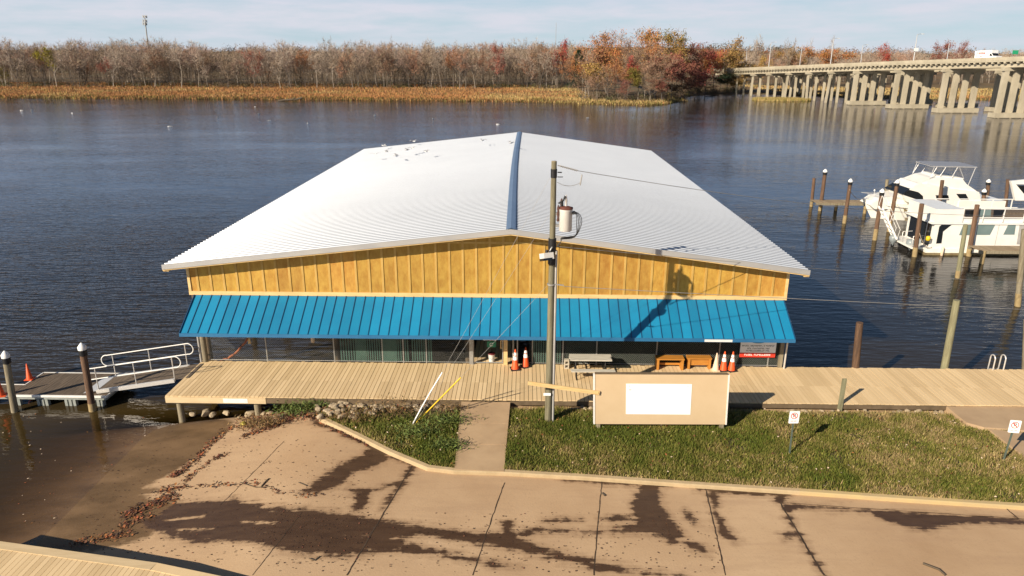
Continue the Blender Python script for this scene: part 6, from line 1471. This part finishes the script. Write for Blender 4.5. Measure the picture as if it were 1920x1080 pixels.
# ------------------------------------------------------------------ bridge
BA, BB = np.array([83.1, 273.3]), np.array([113.6, 172.9]); BD = BB - BA; BU = BD / np.linalg.norm(BD); BN = np.array([-BU[1], BU[0]])
if BN[0] < 0: BN = -BN
def br(s, off=0): return BA + BD * s + BN * off
def zpar(s): return 10.05 + 3.95 * (s if s < 1.1 else 1.1 + .6 * math.tanh((s - 1.1) / .6)) + .12 * math.sin(math.pi * min(max(s, 0), 1))
SS = np.linspace(-.25, 2.8, 78)
def ribbon(m, offs, zs, dz0=0, mi=0):           # sweep a closed section (offset, z below parapet top) along the bridge
    rows = [[(*br(s, o), zpar(s) + dz0 + z) for o, z in zip(offs, zs)] for s in SS]; n = len(offs); vs = [p for r_ in rows for p in r_]; fs = []
    for i in range(len(rows) - 1):
        for k in range(n): fs.append((i * n + k, i * n + (k + 1) % n, (i + 1) * n + (k + 1) % n, (i + 1) * n + k))
    m.add(vs, fs, mi)
def make_bridge(label, off0, dz, detail):
    t = thing('highway_bridge', label, 'bridge', (*br(.5, off0), 0)); W = 11.0
    b = MB(); ribbon(b, [off0 - .3, off0 + W, off0 + W, off0 - .3], [-.78, -.78, -1.08, -1.08], dz); b.build('deck_slab', M['concrete'], t, recalc=True)
    b = MB(); ribbon(b, [off0 + .12, off0 + W - .4, off0 + W - .4, off0 + .12], [-.74, -.74, -.776, -.776], dz); b.build('roadway', M['asphalt'], t, recalc=True)
    for o in (off0 - .32, off0 + W - .3):
        b = MB(); ribbon(b, [o, o + .28, o + .34, o + .34, o - .02, o - .02], [0, 0, -.35, -.772, -.772, -.30], dz); b.build('parapet', M['concrete'], t, recalc=True)
    for k in range(4):
        o = off0 + .75 + k * 3.1; b = MB(); ribbon(b, [o - .12, o + .12, o + .12, o - .12], [-1.45 if k == 0 else -1.1, -1.45 if k == 0 else -1.1, -2.35, -2.35], dz); b.build('girder', M['concrete'], t, recalc=True)
    if detail:
        # brackets between girder and slab give the dotted line
        b = MB()
        for s in np.arange(-.2, 2.7, .0155):
            p = br(s, off0 + .25); a = math.atan2(BU[1], BU[0]); b.box((p[0], p[1], zpar(s) + dz - 1.27), (.5, 1.0, .36), rz=a)
        o_ = b.build('slab_brackets', M['concrete'], t); o_['kind'] = 'stuff'
        b = MB(); ribbon(b, [off0 + .78, off0 + 1.0, off0 + 1.0, off0 + .78], [-1.09, -1.09, -1.46, -1.46], dz); b.build('overhang_shade', M['beamdark'], t, recalc=True)  # dark strip behind the brackets, painting the shadow under the slab overhang
    ex = np.array([1.0, 0.06]); 
    for s, kind in [(-.1, 't'), (-.003, 't'), (.087, 't'), (.192, 't'), (.291, 't'), (.393, 't'), (.499, 'p'), (.651, 'p'), (.804, 'p'), (.963, 'p'), (1.13, 'p'), (1.3, 'p')] + [(1.47 + .17 * k_, 'p') for k_ in range(8)]:
        o = br(s, off0); zt = zpar(s) + dz - 2.36
        b = MB(); a = math.atan2(ex[1], ex[0]); c = o + ex * 5.1
        hC = .75 if kind == 'p' else .6
        b.extrude([(o[0] - .35, o[1] - .6, zt), (o[0] - .35, o[1] - .6, zt - hC), (o[0] + 10.4, o[1] - .6 + .6, zt - hC), (o[0] + 10.4, o[1] + 0, zt)], (0, 1.3, 0)); cap = b.build('pier_cap', M['concrete'], t, recalc=True)
        if kind == 'p':
            for k in range(4):
                p = o + ex * (.6 + 2.75 * k); b = MB(); b.extrude([(p[0] - .55, p[1] - .5, .9), (p[0] + .55, p[1] - .5, .9), (p[0] + .55, p[1] + .55, .9), (p[0] - .55, p[1] + .55, .9)], (0, 0, zt - hC - .9 - .002)); b.build('column', M['concrete'], cap, recalc=True)
            p = o + ex * 4.7; b = MB(); b.box((p[0], p[1], .62), (11.0, 2.6, 1.1), rz=a); ft = b.build('footing', M['concrete'], t)
            for k in range(4):
                p = o + ex * (.3 + 2.9 * k); b = MB(); b.tube((p[0], p[1] - 1.0, -1.5), (p[0], p[1] - 1.0, .068), .38, n=8); b.build('foundation_pile', M['pilegrey'], ft)
        else:
            for k in range(4):
                p = o + ex * (.5 + 2.9 * k); bt = random.uniform(-.55, .5) if k % 2 == 0 else random.uniform(-.2, .2); b = MB(); r_ = .33
                q0 = np.array([p[0] + bt, p[1], -1.5]); q1 = np.array([p[0], p[1], zt - hC - .002]); b.beam(q0, q1, .62, .62, up=(0, 1, 0)); b.build('pile', M['concrete'], cap)
    return t
make_bridge('long concrete highway bridge on column piers, rising to the right', 0, 0, True)
make_bridge('twin concrete bridge just behind the first, seen between its piers', 17.5, -.45, False)
# lamps on the bridge
def lamp(px, pb, pt, off, near, label):
    M2 = RMn; d = ray(px, pb); o = br(0, off); den = d[0] * BD[1] - d[1] * BD[0]; s_t = (o[0] * BD[1] - o[1] * BD[0]) / den; p = CAM + d * s_t
    s = np.dot(p[:2] - BA, BU) / np.linalg.norm(BD); zb = zpar(s) - .3; top = PY(pt[0], pt[1], p[1])
    t = thing('street_lamp', label, 'street lamp', (p[0], p[1], zb)); b = MB(); b.tube((p[0], p[1], zb), (top[0], p[1], top[2]), .16, .09, 7); b.build('pole', M['alu'], t)
    b = MB(); b.path([(top[0], p[1], top[2]), (top[0] + BN[0] * .8, p[1] + BN[1] * .8, top[2] + .2), (top[0] + BN[0] * 1.6, p[1] + BN[1] * 1.6, top[2] + .22)], .06, 5); b.build('arm', M['alu'], t)
    b = MB(); b.box((top[0] + BN[0] * 1.8, p[1] + BN[1] * 1.8, top[2] + .2), (.7, .3, .15), rz=math.atan2(BN[1], BN[0])); b.build('lamp_head', M['white'], t)
for j, (px, pb, pt, off, lab) in enumerate([(1357, 121, (1359, 89), 28, 'lamp post in front of the ochre tree left of the bridge end'), (1399, 121, (1401, 88), 28, 'short lamp post at the left end of the bridge'), (1442, 119, (1446, 80), .3, 'tall lamp post, second from the left end of the bridge'), (1500, 117, (1504, 87), 28, 'short lamp post right of the second tall one'), (1558, 114, (1563, 73), .3, 'tallest lamp post over the wide orange tree'), (1615, 111.5, (1618, 85), 28, 'short lamp post in front of the grey wood'), (1714, 107, (1720, 65), .3, 'tall lamp post carrying a small white board'), (1777, 105, (1780, 82), 28, 'short lamp post left of the white truck')]):
    lamp(px, pb, pt, off, True, lab)
d = ray(1717, 93); o = br(0, .3); s_t = (o[0] * BD[1] - o[1] * BD[0]) / (d[0] * BD[1] - d[1] * BD[0]); p = CAM + d * s_t
b = MB(); b.box((p[0], p[1] - .2, p[2]), (1.1, .12, .8)); b.tube((p[0], p[1] - .13, p[2]), (p[0], p[1] + .1, p[2]), .08); tag(b.build('lamp_board', M['white'], origin=tuple(p)), 'small white board fixed to the tall bridge lamp post', 'board')
d = ray(1904, 98); o = br(0, 24); s_t = (o[0] * BD[1] - o[1] * BD[0]) / (d[0] * BD[1] - d[1] * BD[0]); p = CAM + d * s_t
t = thing('road_sign', 'small green road sign beyond the bridge parapet at the right', 'sign', p); b = MB(); b.box((p[0], p[1], p[2]), (1.5, .08, 1.0)); b.build('panel', M['sgreen'], t)
for dx in (-.6, .6): b = MB(); b.tube((p[0] + dx, p[1] + .1, p[2] - 3), (p[0] + dx, p[1] + .1, p[2] + .4), .06); b.build('post', M['steel'], t)
# truck, driving to the right along the near lane
s0 = .90; p = br(s0, 2.0); zr_ = zpar(s0) - .735; an = math.atan2(BU[1], BU[0])
t = thing('box_truck', 'white box truck with faded red and dark lettering on the bridge', 'truck', (p[0], p[1], zr_)); OFF[t.name] = (0, 0, 0); t.rotation_euler = (0, -math.asin(3.95 / np.linalg.norm(BD)), an); t.scale = (.86, .9, .76)
b = MB(); b.bb(-3.4, 1.0, -1.15, 1.15, .75, 3.25); b.bb(1.0, 1.9, -1.1, 1.1, 2.35, 3.25); bx = b.build('cargo_box', M['truckw'], t)
b = MB(); b.extrude([(1.02, -1.0, .45), (3.4, -1.0, .45), (3.4, -1.0, 1.35), (2.4, -1.0, 1.5), (1.8, -1.0, 2.3), (1.02, -1.0, 2.3)], (0, 2.0, 0)); cbn = b.build('cab', M['truckw'], t, recalc=True)
b = MB(); b.extrude([(1.25, -1.02, 1.5), (2.2, -1.02, 1.5), (1.7, -1.02, 2.15), (1.25, -1.02, 2.15)], (0, .015, 0)); b.extrude([(2.42, -.95, 1.53), (2.42, .95, 1.53), (1.85, .95, 2.26), (1.85, -.95, 2.26)], (.02, 0, .015)); b.build('window', M['glass'], cbn, recalc=True)
for x in (-2.3, 2.3):
    for y in (-1.0, .8):
        b = MB(); b.tube((x, y, .42), (x, y + .2, .42), .42, n=14); w_ = b.build('wheel', M['tyre'], t)
b = MB(); b.bb(-2.2, -.2, -1.168, -1.155, 2.15, 2.7); b.build('red_band', M['red'], bx)
b = MB(); rowmarks(b, [6], -1.17, 2.42, .32, -2.0, -.4); b.build('lettering', M['paper'], bx)
b = MB(); b.bb(-2.9, -2.72, -1.168, -1.155, 1.3, 2.6); b.bb(-2.7, -2.5, -1.168, -1.155, 2.3, 2.9); b.bb(-1.6, -1.0, -1.168, -1.155, 1.3, 1.7); b.build('dark_graphic', M['conduit'], bx)

# ------------------------------------------------------------------ gulls
def gull_proto(fly):
    t = thing('gull', 'white gull', 'gull'); b = MB()
    b.lathe([(.0, -.24), (.03, -.2), (.07, -.06), (.075, .04), (.045, .14), (.05, .19), (.02, .25), (0, .28)], n=8)
    b.v = [(z * 1.0, y, x) for (x, y, z) in b.v]; b.build('body', M['gull'], t)
    b = MB(); b.extrude([(-.2, -.05, .0), (-.36, -.07, .0), (-.36, .07, .0), (-.2, .05, .0)], (0, 0, .012)); b.build('tail', M['gull'], t, recalc=True)
    for s in (-1, 1):
        b = MB()
        if fly: b.add([(.10, s * .04, .03), (-.10, s * .04, .03), (.12, s * .30, .13), (-.06, s * .30, .13), (-.02, s * .62, .07), (-.10, s * .60, .07)] + [(.10, s * .04, .05), (-.10, s * .04, .04), (.12, s * .30, .15), (-.06, s * .30, .14), (-.02, s * .62, .075), (-.10, s * .60, .075)], [(0, 1, 3, 2), (2, 3, 5, 4), (6, 8, 9, 7), (8, 10, 11, 9), (0, 2, 8, 6), (2, 4, 10, 8), (1, 7, 9, 3), (3, 9, 11, 5)])
        else: b.add([(.1, s * .06, .05), (-.28, s * .03, .05), (-.1, s * .09, .0), (.08, s * .085, .0), (.0, s * .03, .085)], [(0, 3, 2), (0, 2, 1), (0, 1, 4), (1, 2, 4), (2, 3, 4), (3, 0, 4)])
        b.build('wing', M['gullg'], t, recalc=True)
    return t
random.seed(9)
gf = gull_proto(True); fu = [False]; gs = gull_proto(False); su = [False]
for px, py, y in [(720, 273, 63), (776, 265, 63.5)]: q = PY(px, py, y); inst(gf, fu, q, random.uniform(0, 6), .8, 'white gull flying just beyond the far edge of the roof', 'gulls flying beyond the far roof edge')
def roof_z(x): return ZE + (ZR - ZE) * ((x - XL) / (XG - XL) if x < XG else (XR - x) / (XR - XG))
for px, py in [(704, 289), (725, 284), (742, 291), (763, 281), (773, 278), (800, 284), (905, 263), (958, 268)]:
    q = PY(px, py, 62); y = 62 - random.uniform(0, 4); q = PY(px, py, y)
    for _ in range(30):
        zt = roof_z(q[0]) + .55; y = q[1] * (zt - CAM[2]) / (q[2] - CAM[2]); q = PY(px, py, min(y, 64.5))
    inst(gf, fu, q, random.uniform(0, 6), .75, 'white gull gliding low over the far left of the roof, casting a small shadow', 'gulls over the roof')
for px, py in [(40, 207), (135, 212), (318, 237), (408, 220), (478, 200), (485, 213), (505, 226), (577, 231), (703, 216), (812, 222), (933, 233), (1102, 221), (60, 206)]:
    q = P(px, py, .05); inst(gs, su, q, random.uniform(0, 6), 1.5 if px != 577 else 2.2, 'white gull resting on the river beyond the boathouse', 'gulls resting on the river')

# mooring lines
for a_, b_, lab in [((30.3, CY, 1.75), (27.6, 60.35, 3.0), 'slack white mooring line from the cruiser bow to a capped piling'), ((CX + 2.4, CY - 1.6, 1.5), (29.96, 57.2, 2.6), 'mooring line from the cruiser side to the piling by its hull'), ((x0 + .3, HY - .05, .6), (28.1, 49.66, 1.8), 'mooring line from the houseboat stern to the capless piling')]:
    wire('mooring_line', lab, catenary(a_, b_, .35, 14), .022, M['cream'], 'rope')
